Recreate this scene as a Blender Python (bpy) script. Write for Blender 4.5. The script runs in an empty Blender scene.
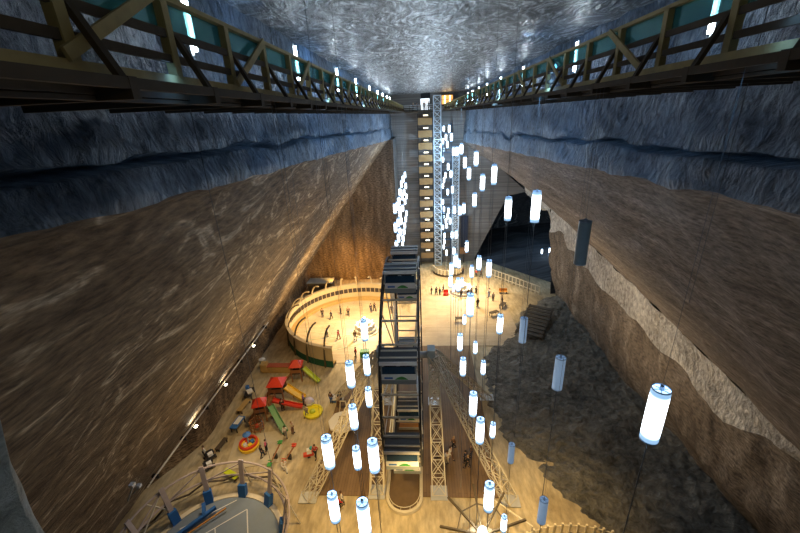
import bpy, math, random
from mathutils import Vector, Matrix, noise, Quaternion
random.seed(7)
PI = math.pi
scene = bpy.context.scene
COL = scene.collection

# ------------------------------------------------------------ camera, world, exposure
cam_d = bpy.data.cameras.new('camera')
cam = bpy.data.objects.new('camera', cam_d)
COL.objects.link(cam)
cam_d.sensor_width = 36.0
cam_d.lens = 17.1
cam_d.clip_start = 0.05
cam_d.clip_end = 400
cam.matrix_world = Matrix((
    (0.997731, 0.021553, 0.063787, 0),
    (0.051220, 0.371954, -0.926837, 0),
    (-0.043702, 0.928001, 0.370006, 34),
    (0, 0, 0, 1)))
scene.camera = cam

world = bpy.data.worlds.new('mine_air')
scene.world = world
world.use_nodes = True
world.node_tree.nodes['Background'].inputs[0].default_value = (0.05, 0.12, 0.22, 1)
world.node_tree.nodes['Background'].inputs[1].default_value = 0.02

vs = scene.view_settings
vs.view_transform = 'Standard'
vs.look = 'None'
vs.exposure = 0.0
vs.gamma = 1.0
scene.cycles.max_bounces = 5
scene.cycles.diffuse_bounces = 3
scene.cycles.sample_clamp_indirect = 4.0

WARM = (1.0, 0.65, 0.24)
AMBER = (1.0, 0.46, 0.08)
COOL = (0.45, 0.72, 1.0)


def lamp(name, kind, loc, power, color, size=0.3, target=None, angle=1.2, size_y=None, blend=0.6):
    d = bpy.data.lights.new(name, kind)
    d.energy = power
    d.color = color
    if kind == 'AREA':
        d.size = size
        if size_y:
            d.shape = 'RECTANGLE'
            d.size_y = size_y
    else:
        d.shadow_soft_size = size
    if kind == 'SPOT':
        d.spot_size = angle
        d.spot_blend = blend
    o = bpy.data.objects.new(name, d)
    COL.objects.link(o)
    o.location = loc
    if target is not None:
        o.rotation_euler = (Vector(target) - Vector(loc)).to_track_quat('-Z', 'Y').to_euler()
    return o


# warm floodlights of the mine floor (no fixtures, set in mid-air), added wall washes and fills, and cool strips under the walkways
LIGHTS = [
    ('plaza_flood', 'SPOT', (8, 69, 13), 17000, WARM, 0.6, (7, 68, 0), 2.1),
    ('plaza_back_flood', 'SPOT', (4, 80, 10), 4500, WARM, 0.6, (4, 77, 0), 2.0),
    ('arena_flood', 'SPOT', (-11, 58, 13), 18000, WARM, 0.6, (-11.5, 58, 0), 2.1),
    ('deck_flood', 'SPOT', (-8, 22, 13), 4800, WARM, 0.6, (-8, 28, 0), 1.9),
    ('front_flood', 'SPOT', (0, 18, 11), 5200, WARM, 0.6, (0, 22, 0), 2.1),
    ('playground_flood', 'SPOT', (-16, 37, 13), 2300, WARM, 0.6, (-17, 37, 0), 2.0),
    ('corner_flood', 'SPOT', (10, 24, 8), 2600, WARM, 0.6, (10.5, 25, 0), 2.1),
    ('court_flood', 'SPOT', (-19, 27, 9), 1500, (1, 0.75, 0.45), 0.6, (-20, 25, 0), 2.0),
    ('end_wall_flood', 'SPOT', (-12, 70, 3.8), 4500, AMBER, 0.3, (-14, 78, 3), 2.0),
    ('end_wall_flood', 'SPOT', (-19, 70, 3.8), 2600, AMBER, 0.3, (-19, 78, 3), 2.0),
    ('left_wall_wash', 'SPOT', (-8, 50, 8), 15000, (1, 0.66, 0.28), 0.4, (-21, 60, 12), 1.9),
    ('left_wall_wash', 'SPOT', (-6, 30, 12), 6000, (1, 0.70, 0.34), 0.4, (-15, 28, 20), 1.9),
    ('right_wall_wash', 'SPOT', (9, 36, 10), 4200, (1, 0.76, 0.48), 0.4, (22, 35, 15), 2.2),
    ('lift_tower_fill', 'POINT', (4.5, 80.5, 27), 2200, COOL, 0.5, None, 1),  # unseen cool fills added to brighten the lattice towers
    ('lift_tower_fill', 'POINT', (4.5, 80.5, 13), 1800, COOL, 0.5, None, 1),
    ('far_slope_fill', 'POINT', (0, 64, 27), 3200, (0.7, 0.86, 1.0), 0.5, None, 1),  # unseen fill added for cool light on the far slopes, no lantern here
    ('chamber_light', 'POINT', (28, 88, 11), 700, COOL, 0.5, None, 1),
]
for n_, k_, l_, p_, c_, s_, t_, a_ in LIGHTS:
    lamp(n_, k_, l_, p_, c_, s_, t_, angle=a_, blend=0.8)
BLUE = (0.22, 0.52, 1.0)
for y_ in range(6, 86, 10):
    for x_, tx in ((-3.2, -6.3), (4.4, 9.0)):
        lamp('walkway_strip', 'AREA', (x_, y_, 34.15), 300 if y_ > 20 else (105 if y_ > 10 else 14), BLUE, 0.2, (tx, y_, 32.2), size_y=9)
    lamp('ceiling_fill', 'AREA', (0.6, y_, 34.9), 130 if y_ > 10 else 40, (0.7, 0.86, 1.0), 1.2, (0.6, y_, 38), size_y=8)  # unseen panels added between the walkways to brighten the ceiling
lamp('near_fill', 'POINT', (0.4, 1.0, 35.6), 28, (1, 0.92, 0.62), 0.3)  # unseen fill added by the camera to light railings and ceiling

# ------------------------------------------------------------ materials
MATS = {}


def nn(nt, t, **kw):
    n_ = nt.nodes.new(t)
    for k, v in kw.items():
        if k.startswith('i_'):
            n_.inputs[k[2:].replace('_', ' ')].default_value = v
        else:
            setattr(n_, k, v)
    return n_


def mat(name, col, rough=0.6, metal=0.0, emit=None, strength=0.0, var=0.15, scale=3.0, bump=0.0, spec=0.5):
    if name in MATS:
        return MATS[name]
    m = bpy.data.materials.new(name)
    m.use_nodes = True
    nt = m.node_tree
    b = nt.nodes['Principled BSDF']
    b.inputs['Roughness'].default_value = rough
    b.inputs['Metallic'].default_value = metal
    b.inputs['Specular IOR Level'].default_value = spec
    tc = nn(nt, 'ShaderNodeTexCoord')
    no = nn(nt, 'ShaderNodeTexNoise', i_Scale=scale, i_Detail=4.0)
    nt.links.new(tc.outputs['Object'], no.inputs['Vector'])
    mx = nn(nt, 'ShaderNodeMix', data_type='RGBA')
    nt.links.new(no.outputs['Fac'], mx.inputs[0])
    mx.inputs[6].default_value = tuple(c * (1 - var) for c in col) + (1,)
    mx.inputs[7].default_value = tuple(min(1, c * (1 + var)) for c in col) + (1,)
    nt.links.new(mx.outputs[2], b.inputs['Base Color'])
    if bump:
        bp = nn(nt, 'ShaderNodeBump', i_Strength=bump, i_Distance=0.05)
        nt.links.new(no.outputs['Fac'], bp.inputs['Height'])
        nt.links.new(bp.outputs['Normal'], b.inputs['Normal'])
    if emit:
        b.inputs['Emission Color'].default_value = tuple(emit) + (1,)
        b.inputs['Emission Strength'].default_value = strength
    MATS[name] = m
    return m


def ramp(nt, stops):
    r = nn(nt, 'ShaderNodeValToRGB')
    e = r.color_ramp.elements
    while len(e) > 1:
        e.remove(e[-1])
    e[0].position = stops[0][0]
    e[0].color = tuple(stops[0][1]) + (1,)
    for p, c in stops[1:]:
        x = e.new(p)
        x.color = tuple(c) + (1,)
    return r


def banded_rock(name, stops, along=0.05, across=0.55, warp=5.0, wscale=0.07, bump=0.4, rough=0.75, fine=2.5, fine_mix=0.35, bdist=0.15, skew=0.0, spec=0.3, contour=0):
    """swirling strata in surface metres (u along the mine, v along the profile)"""
    m = bpy.data.materials.new(name)
    m.use_nodes = True
    nt = m.node_tree
    L = nt.links.new
    b = nt.nodes['Principled BSDF']
    b.inputs['Roughness'].default_value = rough
    b.inputs['Specular IOR Level'].default_value = spec
    uv = nn(nt, 'ShaderNodeUVMap')
    uv.uv_map = 'surface'
    w = nn(nt, 'ShaderNodeTexNoise', i_Scale=wscale, i_Detail=2.0)
    L(uv.outputs[0], w.inputs['Vector'])
    sub = nn(nt, 'ShaderNodeVectorMath', operation='SUBTRACT')
    L(w.outputs['Color'], sub.inputs[0])
    sub.inputs[1].default_value = (0.5, 0.5, 0.5)
    sc = nn(nt, 'ShaderNodeVectorMath', operation='SCALE')
    L(sub.outputs[0], sc.inputs[0])
    sc.inputs['Scale'].default_value = warp * 2
    ad = nn(nt, 'ShaderNodeVectorMath', operation='ADD')
    L(uv.outputs[0], ad.inputs[0])
    L(sc.outputs[0], ad.inputs[1])
    mp = nn(nt, 'ShaderNodeMapping')
    mp.inputs['Rotation'].default_value = (0, 0, skew)
    mp.inputs['Scale'].default_value = (along, across, 1)
    L(ad.outputs[0], mp.inputs['Vector'])
    n1 = nn(nt, 'ShaderNodeTexNoise', i_Scale=1.0, i_Detail=7.0, i_Roughness=0.68)
    L(mp.outputs[0], n1.inputs['Vector'])
    n2 = nn(nt, 'ShaderNodeTexNoise', i_Scale=fine, i_Detail=6.0, i_Roughness=0.6)
    mp2 = nn(nt, 'ShaderNodeMapping')
    mp2.inputs['Rotation'].default_value = (0, 0, 0.6)
    mp2.inputs['Scale'].default_value = (0.5, 1.6, 1)
    L(uv.outputs[0], mp2.inputs['Vector'])
    L(mp2.outputs[0], n2.inputs['Vector'])
    r = ramp(nt, stops)
    if contour:
        n1.inputs['Detail'].default_value = 3.0
        n1.inputs['Roughness'].default_value = 0.5
        k1 = nn(nt, 'ShaderNodeMath', operation='MULTIPLY')
        L(n1.outputs['Fac'], k1.inputs[0])
        k1.inputs[1].default_value = contour
        k2 = nn(nt, 'ShaderNodeMath', operation='PINGPONG')
        L(k1.outputs[0], k2.inputs[0])
        k2.inputs[1].default_value = 0.5
        n4 = nn(nt, 'ShaderNodeTexNoise', i_Scale=1.0, i_Detail=6.0, i_Roughness=0.65)
        mp4 = nn(nt, 'ShaderNodeMapping')
        mp4.inputs['Rotation'].default_value = (0, 0, skew)
        mp4.inputs['Scale'].default_value = (along * 1.5, across * 2.4, 1)
        L(ad.outputs[0], mp4.inputs['Vector'])
        L(mp4.outputs[0], n4.inputs['Vector'])
        k3 = nn(nt, 'ShaderNodeMath', operation='MULTIPLY_ADD')
        L(k2.outputs[0], k3.inputs[0])
        k3.inputs[1].default_value = 0.7
        k4 = nn(nt, 'ShaderNodeMath', operation='MULTIPLY_ADD')
        L(n4.outputs['Fac'], k4.inputs[0])
        k4.inputs[1].default_value = 1.1
        k4.inputs[2].default_value = -0.22
        L(k4.outputs[0], k3.inputs[2])
        L(k3.outputs[0], r.inputs[0])
    else:
        L(n1.outputs['Fac'], r.inputs[0])
    mx = nn(nt, 'ShaderNodeMix', data_type='RGBA', blend_type='OVERLAY')
    mx.inputs[0].default_value = fine_mix
    L(r.outputs[0], mx.inputs[6])
    ct = nn(nt, 'ShaderNodeMapRange')
    ct.inputs[1].default_value = 0.36
    ct.inputs[2].default_value = 0.64
    ct.inputs[3].default_value = 0.06
    ct.inputs[4].default_value = 0.94
    L(n2.outputs['Fac'], ct.inputs[0])
    L(ct.outputs[0], mx.inputs[7])
    L(mx.outputs[2], b.inputs['Base Color'])
    ma = nn(nt, 'ShaderNodeMath', operation='ADD')
    L(n1.outputs['Fac'], ma.inputs[0])
    L(n2.outputs['Fac'], ma.inputs[1])
    bp = nn(nt, 'ShaderNodeBump', i_Strength=bump, i_Distance=bdist)
    L(ma.outputs[0], bp.inputs['Height'])
    L(bp.outputs['Normal'], b.inputs['Normal'])
    return m


def hewn_rock(name, c0, c1, scale=1.3, bump=1.0, rough=0.55, stretch=(1, 1, 1), dist=0.4, spec=0.5):
    """rough pick-hewn rock, blocky with small strokes"""
    m = bpy.data.materials.new(name)
    m.use_nodes = True
    nt = m.node_tree
    L = nt.links.new
    b = nt.nodes['Principled BSDF']
    b.inputs['Roughness'].default_value = rough
    b.inputs['Specular IOR Level'].default_value = spec
    uv = nn(nt, 'ShaderNodeUVMap')
    uv.uv_map = 'surface'
    mp = nn(nt, 'ShaderNodeMapping')
    mp.inputs['Scale'].default_value = stretch
    mp.inputs['Rotation'].default_value = (0, 0, 0.35)
    L(uv.outputs[0], mp.inputs['Vector'])
    n1 = nn(nt, 'ShaderNodeTexNoise', i_Scale=scale, i_Detail=8.0, i_Roughness=0.7, i_Distortion=0.6)
    n2 = nn(nt, 'ShaderNodeTexVoronoi', i_Scale=scale * 0.9)
    n2.inputs['Detail'].default_value = 2.0
    n3 = nn(nt, 'ShaderNodeTexNoise', i_Scale=0.22, i_Detail=3.0)
    L(mp.outputs[0], n1.inputs['Vector'])
    L(mp.outputs[0], n2.inputs['Vector'])
    L(uv.outputs[0], n3.inputs['Vector'])
    ma = nn(nt, 'ShaderNodeMath', operation='MULTIPLY_ADD')
    L(n2.outputs['Distance'], ma.inputs[0])
    ma.inputs[1].default_value = 0.5
    L(n1.outputs['Fac'], ma.inputs[2])
    r = ramp(nt, [(0.3, c0), (0.72, c1)])
    m3 = nn(nt, 'ShaderNodeMath', operation='MULTIPLY_ADD')
    L(n3.outputs['Fac'], m3.inputs[0])
    m3.inputs[1].default_value = 0.5
    m3.inputs[2].default_value = -0.2
    m4 = nn(nt, 'ShaderNodeMath', operation='ADD')
    L(n1.outputs['Fac'], m4.inputs[0])
    L(m3.outputs[0], m4.inputs[1])
    L(m4.outputs[0], r.inputs[0])
    L(r.outputs[0], b.inputs['Base Color'])
    bp = nn(nt, 'ShaderNodeBump', i_Strength=bump, i_Distance=dist)
    L(ma.outputs[0], bp.inputs['Height'])
    L(bp.outputs['Normal'], b.inputs['Normal'])
    return m


def plank_mat(name, c0, c1, width=0.25, axis=0, rough=0.6, length=4.0):
    m = bpy.data.materials.new(name)
    m.use_nodes = True
    nt = m.node_tree
    L = nt.links.new
    b = nt.nodes['Principled BSDF']
    b.inputs['Roughness'].default_value = rough
    tc = nn(nt, 'ShaderNodeTexCoord')
    mp = nn(nt, 'ShaderNodeMapping')
    if axis == 0:
        mp.inputs['Rotation'].default_value = (0, 0, PI / 2)
    L(tc.outputs['Object'], mp.inputs['Vector'])
    br = nn(nt, 'ShaderNodeTexBrick')
    br.inputs['Color1'].default_value = tuple(c0) + (1,)
    br.inputs['Color2'].default_value = tuple(c1) + (1,)
    br.inputs['Mortar'].default_value = tuple(c * 0.35 for c in c0) + (1,)
    br.inputs['Scale'].default_value = 1.0
    br.inputs['Mortar Size'].default_value = 0.012
    br.inputs['Brick Width'].default_value = length
    br.inputs['Row Height'].default_value = width
    L(mp.outputs[0], br.inputs['Vector'])
    no = nn(nt, 'ShaderNodeTexNoise', i_Scale=0.35, i_Detail=6.0)
    L(tc.outputs['Object'], no.inputs['Vector'])
    mx = nn(nt, 'ShaderNodeMix', data_type='RGBA', blend_type='OVERLAY')
    mx.inputs[0].default_value = 0.5
    L(br.outputs['Color'], mx.inputs[6])
    L(no.outputs['Fac'], mx.inputs[7])
    L(mx.outputs[2], b.inputs['Base Color'])
    return m


# ------------------------------------------------------------ mesh helpers
class MB:
    def __init__(self):
        self.v = []
        self.f = []
        self.mi = []
        self.cur = 0

    def add(self, vs_, fs):
        o = len(self.v)
        self.v += [tuple(p) for p in vs_]
        for f_ in fs:
            self.f.append(tuple(i + o for i in f_))
            self.mi.append(self.cur)
        return self

    def hexa(self, p):
        return self.add(p, [(0, 3, 2, 1), (4, 5, 6, 7), (0, 1, 5, 4), (1, 2, 6, 5), (2, 3, 7, 6), (3, 0, 4, 7)])

    def box(self, c, s, rz=0.0):
        x, y, z = [d / 2 for d in s]
        p = [(-x, -y, -z), (x, -y, -z), (x, y, -z), (-x, y, -z), (-x, -y, z), (x, -y, z), (x, y, z), (-x, y, z)]
        ca, sa = math.cos(rz), math.sin(rz)
        return self.hexa([(c[0] + a * ca - b_ * sa, c[1] + a * sa + b_ * ca, c[2] + d) for a, b_, d in p])

    def bar(self, a, b, w=0.1, h=None, up=(0, 0, 1)):
        a, b = Vector(a), Vector(b)
        h = h or w
        d = (b - a).normalized()
        u = Vector(up)
        if abs(d.dot(u)) > 0.98:
            u = Vector((0, 1, 0))
        s = d.cross(u).normalized() * (w / 2)
        t = s.cross(d).normalized() * (h / 2)
        p = [a - s - t, a + s - t, a + s + t, a - s + t, b - s - t, b + s - t, b + s + t, b - s + t]
        return self.hexa([tuple(q) for q in p])

    def tube(self, pts, r, n=8, r2=None, cap=True):
        pts = [Vector(p) for p in pts]
        k = len(pts)
        rings = []
        for i, p in enumerate(pts):
            d = (pts[min(i + 1, k - 1)] - pts[max(i - 1, 0)]).normalized()
            u = Vector((0, 0, 1)) if abs(d.z) < 0.95 else Vector((1, 0, 0))
            s = d.cross(u).normalized()
            t = s.cross(d).normalized()
            rr = r if r2 is None else r + (r2 - r) * i / (k - 1)
            rings.append([p + (s * math.cos(a) + t * math.sin(a)) * rr for a in [2 * PI * j / n for j in range(n)]])
        vs_ = [q for g in rings for q in g]
        fs = [(i * n + j, i * n + (j + 1) % n, (i + 1) * n + (j + 1) % n, (i + 1) * n + j) for i in range(k - 1) for j in range(n)]
        if cap:
            fs += [tuple(range(n - 1, -1, -1)), tuple((k - 1) * n + j for j in range(n))]
        return self.add(vs_, fs)

    def lathe(self, prof, c=(0, 0, 0), n=20, a0=0.0, a1=2 * PI, sx=1.0, sy=1.0):
        full = abs(a1 - a0 - 2 * PI) < 1e-6
        m_ = n if full else n + 1
        vs_, fs = [], []
        for r, z in prof:
            for j in range(m_):
                a = a0 + (a1 - a0) * j / n
                vs_.append((c[0] + r * sx * math.cos(a), c[1] + r * sy * math.sin(a), c[2] + z))
        for i in range(len(prof) - 1):
            for j in range(n):
                j2 = (j + 1) % m_
                fs.append((i * m_ + j, i * m_ + j2, (i + 1) * m_ + j2, (i + 1) * m_ + j))
        return self.add(vs_, fs)

    def sphere(self, c, r, n=12, sz=1.0):
        k = n // 2
        return self.lathe([(max(1e-4, r * math.sin(PI * i / k)), -r * sz * math.cos(PI * i / k)) for i in range(k + 1)], c, n)

    def truss(self, a, b, w=0.8, h=0.8, seg=8, r=0.05, up=(0, 0, 1), x=True, w2=None):
        """square lattice beam: four chords, rungs and diagonals"""
        a, b = Vector(a), Vector(b)
        d = (b - a).normalized()
        u = Vector(up)
        if abs(d.dot(u)) > 0.95:
            u = Vector((0, 1, 0))
        s = d.cross(u).normalized()
        t = s.cross(d).normalized()
        w2 = w2 if w2 is not None else w

        def P(i, q):
            f_ = i / seg
            ww = w + (w2 - w) * f_
            hh = h * (1 + (w2 / w - 1) * f_)
            return a + (b - a) * f_ + s * ww / 2 * q[0] + t * hh / 2 * q[1]
        Q = [(-1, -1), (1, -1), (1, 1), (-1, 1)]
        for q in Q:
            self.bar(P(0, q), P(seg, q), r * 2)
        for i in range(seg + 1):
            for k in range(4):
                self.bar(P(i, Q[k]), P(i, Q[(k + 1) % 4]), r * 1.3)
        for i in range(seg):
            for k in range(4):
                self.bar(P(i, Q[k]), P(i + 1, Q[(k + 1) % 4]), r * 1.2)
                if x:
                    self.bar(P(i + 1, Q[k]), P(i, Q[(k + 1) % 4]), r * 1.2)
        return self

    def build(self, name, material, parent=None, smooth=False, loc=None):
        me = bpy.data.meshes.new(name)
        me.from_pydata(self.v, [], self.f)
        for m in (material if isinstance(material, (list, tuple)) else [material]):
            me.materials.append(m)
        if any(self.mi):
            me.polygons.foreach_set('material_index', self.mi)
        if smooth:
            me.polygons.foreach_set('use_smooth', [True] * len(me.polygons))
        me.update()
        o = bpy.data.objects.new(name, me)
        COL.objects.link(o)
        if parent is not None:
            o.parent = parent
        if loc is not None:
            o.location = loc
        return o


def tag(o, label=None, cat=None, group=None, kind=None):
    if label:
        o['label'] = label
    if cat:
        o['category'] = cat
    if group:
        o['group'] = group
    if kind:
        o['kind'] = kind
    return o


def thing(name, label, cat, loc=(0, 0, 0), rz=0.0, group=None):
    o = bpy.data.objects.new(name, None)
    o.empty_display_size = 0.2
    COL.objects.link(o)
    o.location = loc
    o.rotation_euler = (0, 0, rz)
    return tag(o, label, cat, group)


def struct(o):
    o['kind'] = 'structure'
    return o


def copy_tree(o, parent=None):
    c = o.copy()
    COL.objects.link(c)
    if parent is not None:
        c.parent = parent
    for ch in list(o.children):
        copy_tree(ch, c)
    return c


ORD = ['first', 'second', 'third', 'fourth', 'fifth', 'sixth', 'seventh', 'eighth', 'ninth', 'tenth', 'eleventh', 'twelfth', 'thirteenth',
       'fourteenth', 'fifteenth', 'sixteenth', 'seventeenth', 'eighteenth', 'nineteenth', 'twentieth', 'twenty-first', 'twenty-second',
       'twenty-third', 'twenty-fourth', 'twenty-fifth', 'twenty-sixth', 'twenty-seventh', 'twenty-eighth', 'twenty-ninth', 'thirtieth']

# ------------------------------------------------------------ rock materials
M_SLOPE_L = banded_rock('brown_salt_left', [(0.22, (0.085, 0.058, 0.034)), (0.40, (0.145, 0.102, 0.062)), (0.62, (0.185, 0.135, 0.085)), (0.69, (0.36, 0.29, 0.20)), (0.74, (0.50, 0.42, 0.31)), (0.80, (0.27, 0.205, 0.14))],
                        along=0.06, across=0.36, warp=4.5, wscale=0.085, bump=0.8, contour=6, bdist=0.2, fine=3.2, fine_mix=0.6)
M_SLOPE_R = banded_rock('brown_salt_right', [(0.28, (0.085, 0.068, 0.055)), (0.44, (0.155, 0.128, 0.106)), (0.56, (0.205, 0.172, 0.145)), (0.64, (0.27, 0.23, 0.20)), (0.76, (0.40, 0.36, 0.32))],
                        along=0.10, across=1.1, warp=1.2, wscale=0.08, bump=0.7, fine=4.0, fine_mix=0.5, skew=0.25)
M_LOWER = banded_rock('dark_brown_salt', [(0.28, (0.045, 0.03, 0.017)), (0.44, (0.13, 0.088, 0.05)), (0.56, (0.19, 0.13, 0.075)), (0.66, (0.30, 0.22, 0.135)), (0.8, (0.52, 0.42, 0.29))],
                      along=0.55, across=0.12, warp=2.0, wscale=0.12, bump=0.9, skew=0.3, fine=4.0, fine_mix=0.75)
M_LOWER_R = banded_rock('grey_brown_salt', [(0.28, (0.055, 0.042, 0.03)), (0.44, (0.14, 0.108, 0.078)), (0.56, (0.20, 0.16, 0.12)), (0.66, (0.30, 0.25, 0.19)), (0.8, (0.55, 0.49, 0.40))],
                      along=0.55, across=0.16, warp=2.0, wscale=0.12, bump=0.9, skew=0.5, fine=4.0, fine_mix=0.6)
M_END = banded_rock('end_wall_salt', [(0.22, (0.03, 0.02, 0.015)), (0.45, (0.10, 0.072, 0.05)), (0.6, (0.16, 0.12, 0.085)), (0.8, (0.32, 0.26, 0.2))],
                    along=0.7, across=0.1, warp=1.6, wscale=0.08, bump=0.6, skew=0.6, fine=4.0, fine_mix=0.7)
M_GREY = banded_rock('grey_salt', [(0.3, (0.12, 0.115, 0.11)), (0.5, (0.20, 0.19, 0.18)), (0.75, (0.30, 0.285, 0.27))],
                     along=0.08, across=0.2, warp=2.0, bump=0.25)
M_HEWN = hewn_rock('blue_lit_hewn_rock', (0.003, 0.006, 0.012), (0.34, 0.42, 0.53), scale=1.9, bump=1.0, stretch=(1.5, 0.8, 1), dist=0.9)  # rock is grey; blue of the light under the walkways put into its colour
M_PIT = hewn_rock('pitted_white_salt', (0.10, 0.075, 0.05), (0.85, 0.80, 0.70), scale=2.6, bump=1.0, rough=0.8, stretch=(1, 0.6, 1))
M_DARK = hewn_rock('unlit_dark_rock', (0.02, 0.019, 0.015), (0.26, 0.245, 0.20), scale=1.1, bump=1.0, rough=0.6, dist=0.8)  # darkness of the unlit floor put into the rock colour
M_CAVE = banded_rock('black_salt', [(0.3, (0.02, 0.025, 0.035)), (0.5, (0.06, 0.07, 0.085)), (0.58, (0.03, 0.04, 0.05)), (0.7, (0.22, 0.24, 0.26))],
                     along=0.06, across=0.25, warp=6.0, bump=0.5, skew=-0.5)
M_CEIL = banded_rock('polished_grey_ceiling', [(0.2, (0.015, 0.016, 0.018)), (0.45, (0.08, 0.085, 0.09)), (0.6, (0.25, 0.27, 0.30)), (0.78, (0.7, 0.74, 0.8))],
                     along=0.22, across=0.8, warp=4.0, wscale=0.16, bump=1.0, rough=0.30, fine=2.2, fine_mix=0.6, bdist=0.5, spec=0.7, contour=7)
M_SALTFLOOR = banded_rock('tan_salt_floor', [(0.3, (0.26, 0.20, 0.11)), (0.5, (0.46, 0.38, 0.235)), (0.7, (0.57, 0.49, 0.33))],
                          along=0.12, across=0.12, warp=2.0, bump=0.1, fine=1.2, fine_mix=0.25, rough=0.6)


# ------------------------------------------------------------ rock surfaces
def lerp(a, b, t):
    return a + (b - a) * t


def frange(a, b, s):
    n_ = max(1, round((b - a) / s))
    return [a + (b - a) * i / n_ for i in range(n_ + 1)]


YS = frange(-4.5, 25, 0.45) + frange(25, 88, 0.9)[1:]


def loft(name, prof, ys, counts, amps, mats, segmat, nscale=0.35, flip=False, seed=0):
    """prof(y) -> key points (x, z); every segment resampled, pushed along its normal by noise"""
    vs_, uvs, fs, mi = [], [], [], []
    for y in ys:
        kp = prof(y)
        s = 0.0
        row = []
        for k in range(len(kp) - 1):
            (x0, z0), (x1, z1) = kp[k], kp[k + 1]
            ln = math.hypot(x1 - x0, z1 - z0) or 1e-6
            nx, nz = (z1 - z0) / ln, -(x1 - x0) / ln
            for i in range(counts[k] + (1 if k == len(kp) - 2 else 0)):
                t = i / counts[k]
                x, z = lerp(x0, x1, t), lerp(z0, z1, t)
                am = amps[k]
                if i == 0 and k:
                    am = (amps[k] + amps[k - 1]) / 2
                p = Vector((x, y, z)) * nscale + Vector((seed, 0, 0))
                d = am * (noise.noise(p) + 0.5 * noise.noise(p * 2.3) + 0.3 * noise.noise(p * 5.1))
                row.append((x + nx * d, y, z + nz * d))
                uvs.append((y, s + t * ln))
            s += ln
        vs_ += row
    nr = sum(counts) + 1
    segs = [k for k in range(len(counts)) for _ in range(counts[k])]
    for j in range(len(ys) - 1):
        for i in range(nr - 1):
            q = (j * nr + i, j * nr + i + 1, (j + 1) * nr + i + 1, (j + 1) * nr + i)
            fs.append(q[::-1] if flip else q)
            mi.append(segmat[segs[i]])
    return surf(name, vs_, fs, uvs, mats, mi)


def surf(name, vs_, fs, uvs, mats, mi=None):
    me = bpy.data.meshes.new(name)
    me.from_pydata(vs_, [], fs)
    for m in mats:
        me.materials.append(m)
    if mi:
        me.polygons.foreach_set('material_index', mi)
    me.polygons.foreach_set('use_smooth', [True] * len(fs))
    ul = me.uv_layers.new(name='surface')
    li = [0] * len(me.loops)
    me.loops.foreach_get('vertex_index', li)
    flat = []
    for i in li:
        flat += uvs[i]
    ul.data.foreach_set('uv', flat)
    me.update()
    o = bpy.data.objects.new(name, me)
    COL.objects.link(o)
    return struct(o)


def grid(name, fn, us, ws, mat_, amp=0.0, nscale=0.3, nrm=(0, 0, 1), uvscale=1.0):
    """fn(u, w) -> point"""
    vs_, uvs, fs = [], [], []
    N = Vector(nrm)
    for u in us:
        for w in ws:
            p = Vector(fn(u, w))
            q = p * nscale
            d = amp * (noise.noise(q) + 0.5 * noise.noise(q * 2.3) + 0.3 * noise.noise(q * 5.3)) if amp else 0
            vs_.append(tuple(p + N * d))
            uvs.append((u * uvscale, w * uvscale))
    k = len(ws)
    for i in range(len(us) - 1):
        for j in range(k - 1):
            fs.append((i * k + j, (i + 1) * k + j, (i + 1) * k + j + 1, i * k + j + 1))
    return surf(name, vs_, fs, uvs, [mat_])


ZC = 38.0


def edge_l(y):
    return 32.75 - 0.041 * max(y, 0)


def edge_r(y):
    return 31.8 - 0.043 * max(y, 0)


def ridge_r(y):
    return 13.0 + (18.2 - 13.0) * max(0, min(1, (y - 15) / 66.0)) ** 0.75


def foot_l(y):
    return -25.6 - 4.5 * max(0, min(1, (32 - y) / 9))


def prof_l(y):
    ze = edge_l(y)
    crack = lerp(ze, 34.5, 0.42 + 0.12 * noise.noise(Vector((y * 0.25, 0, 3))))
    cut = -1.0
    return [(-6.9, ZC + 0.3), (-6.7, 34.5), (-6.45, crack + 0.12), (-6.45 + cut, crack), (-6.4, crack - 0.14), (-6.2, ze), (-6.6, ze - 0.25),
            (-15.5, lerp(ze, 5.5, 0.49)), (-24.2, 5.6), (-24.8, 4.6), (foot_l(y) - 0.3, 2.6), (foot_l(y), -0.3)]


def prof_r(y):
    ze, zr = edge_r(y), ridge_r(y)
    crack = lerp(ze, 34.5, 0.36 + 0.14 * noise.noise(Vector((y * 0.22, 5, 3))))
    return [(9.9, ZC + 0.3), (9.6, 34.5), (9.2, crack + 0.14), (10.25, crack), (9.15, crack - 0.16), (8.95, ze), (9.3, ze - 0.2),
            (16, lerp(ze, zr, 0.52)), (23.0, zr)]


loft('wall_left', prof_l, YS, [6, 5, 1, 1, 4, 1, 26, 26, 2, 4, 5], [0.12, 0.26, 0.12, 0.08, 0.24, 0.04, 0.10, 0.16, 0.12, 0.2, 0.15],
     [M_HEWN, M_SLOPE_L, M_LOWER], [0, 0, 0, 0, 0, 1, 1, 1, 1, 2, 2], nscale=0.45)
loft('wall_right', prof_r, YS, [6, 5, 1, 1, 4, 1, 18, 18], [0.12, 0.26, 0.12, 0.08, 0.24, 0.08, 0.2, 0.2],
     [M_HEWN, M_SLOPE_R], [0, 0, 0, 0, 0, 1, 1, 1], nscale=0.45, flip=True, seed=9)


def prof_r2(y):
    zr = ridge_r(y)
    w = 4.0 + 2.2 * noise.noise(Vector((y * 0.18, 2, 8)))
    w *= max(0.15, min(1, (y - 14) / 14))
    return [(23.0, zr), (23.35, zr - w), (24.1, lerp(zr - w, 0, 0.55)), (25.6 + 2.2 * max(0, min(1, (45 - y) / 25)), -0.4)]


loft('wall_right_lower', prof_r2, [y for y in YS if y <= 69.2], [7, 10, 10], [0.4, 0.35, 0.45], [M_PIT, M_LOWER_R], [0, 1, 1], nscale=0.5, flip=True, seed=4)
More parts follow.
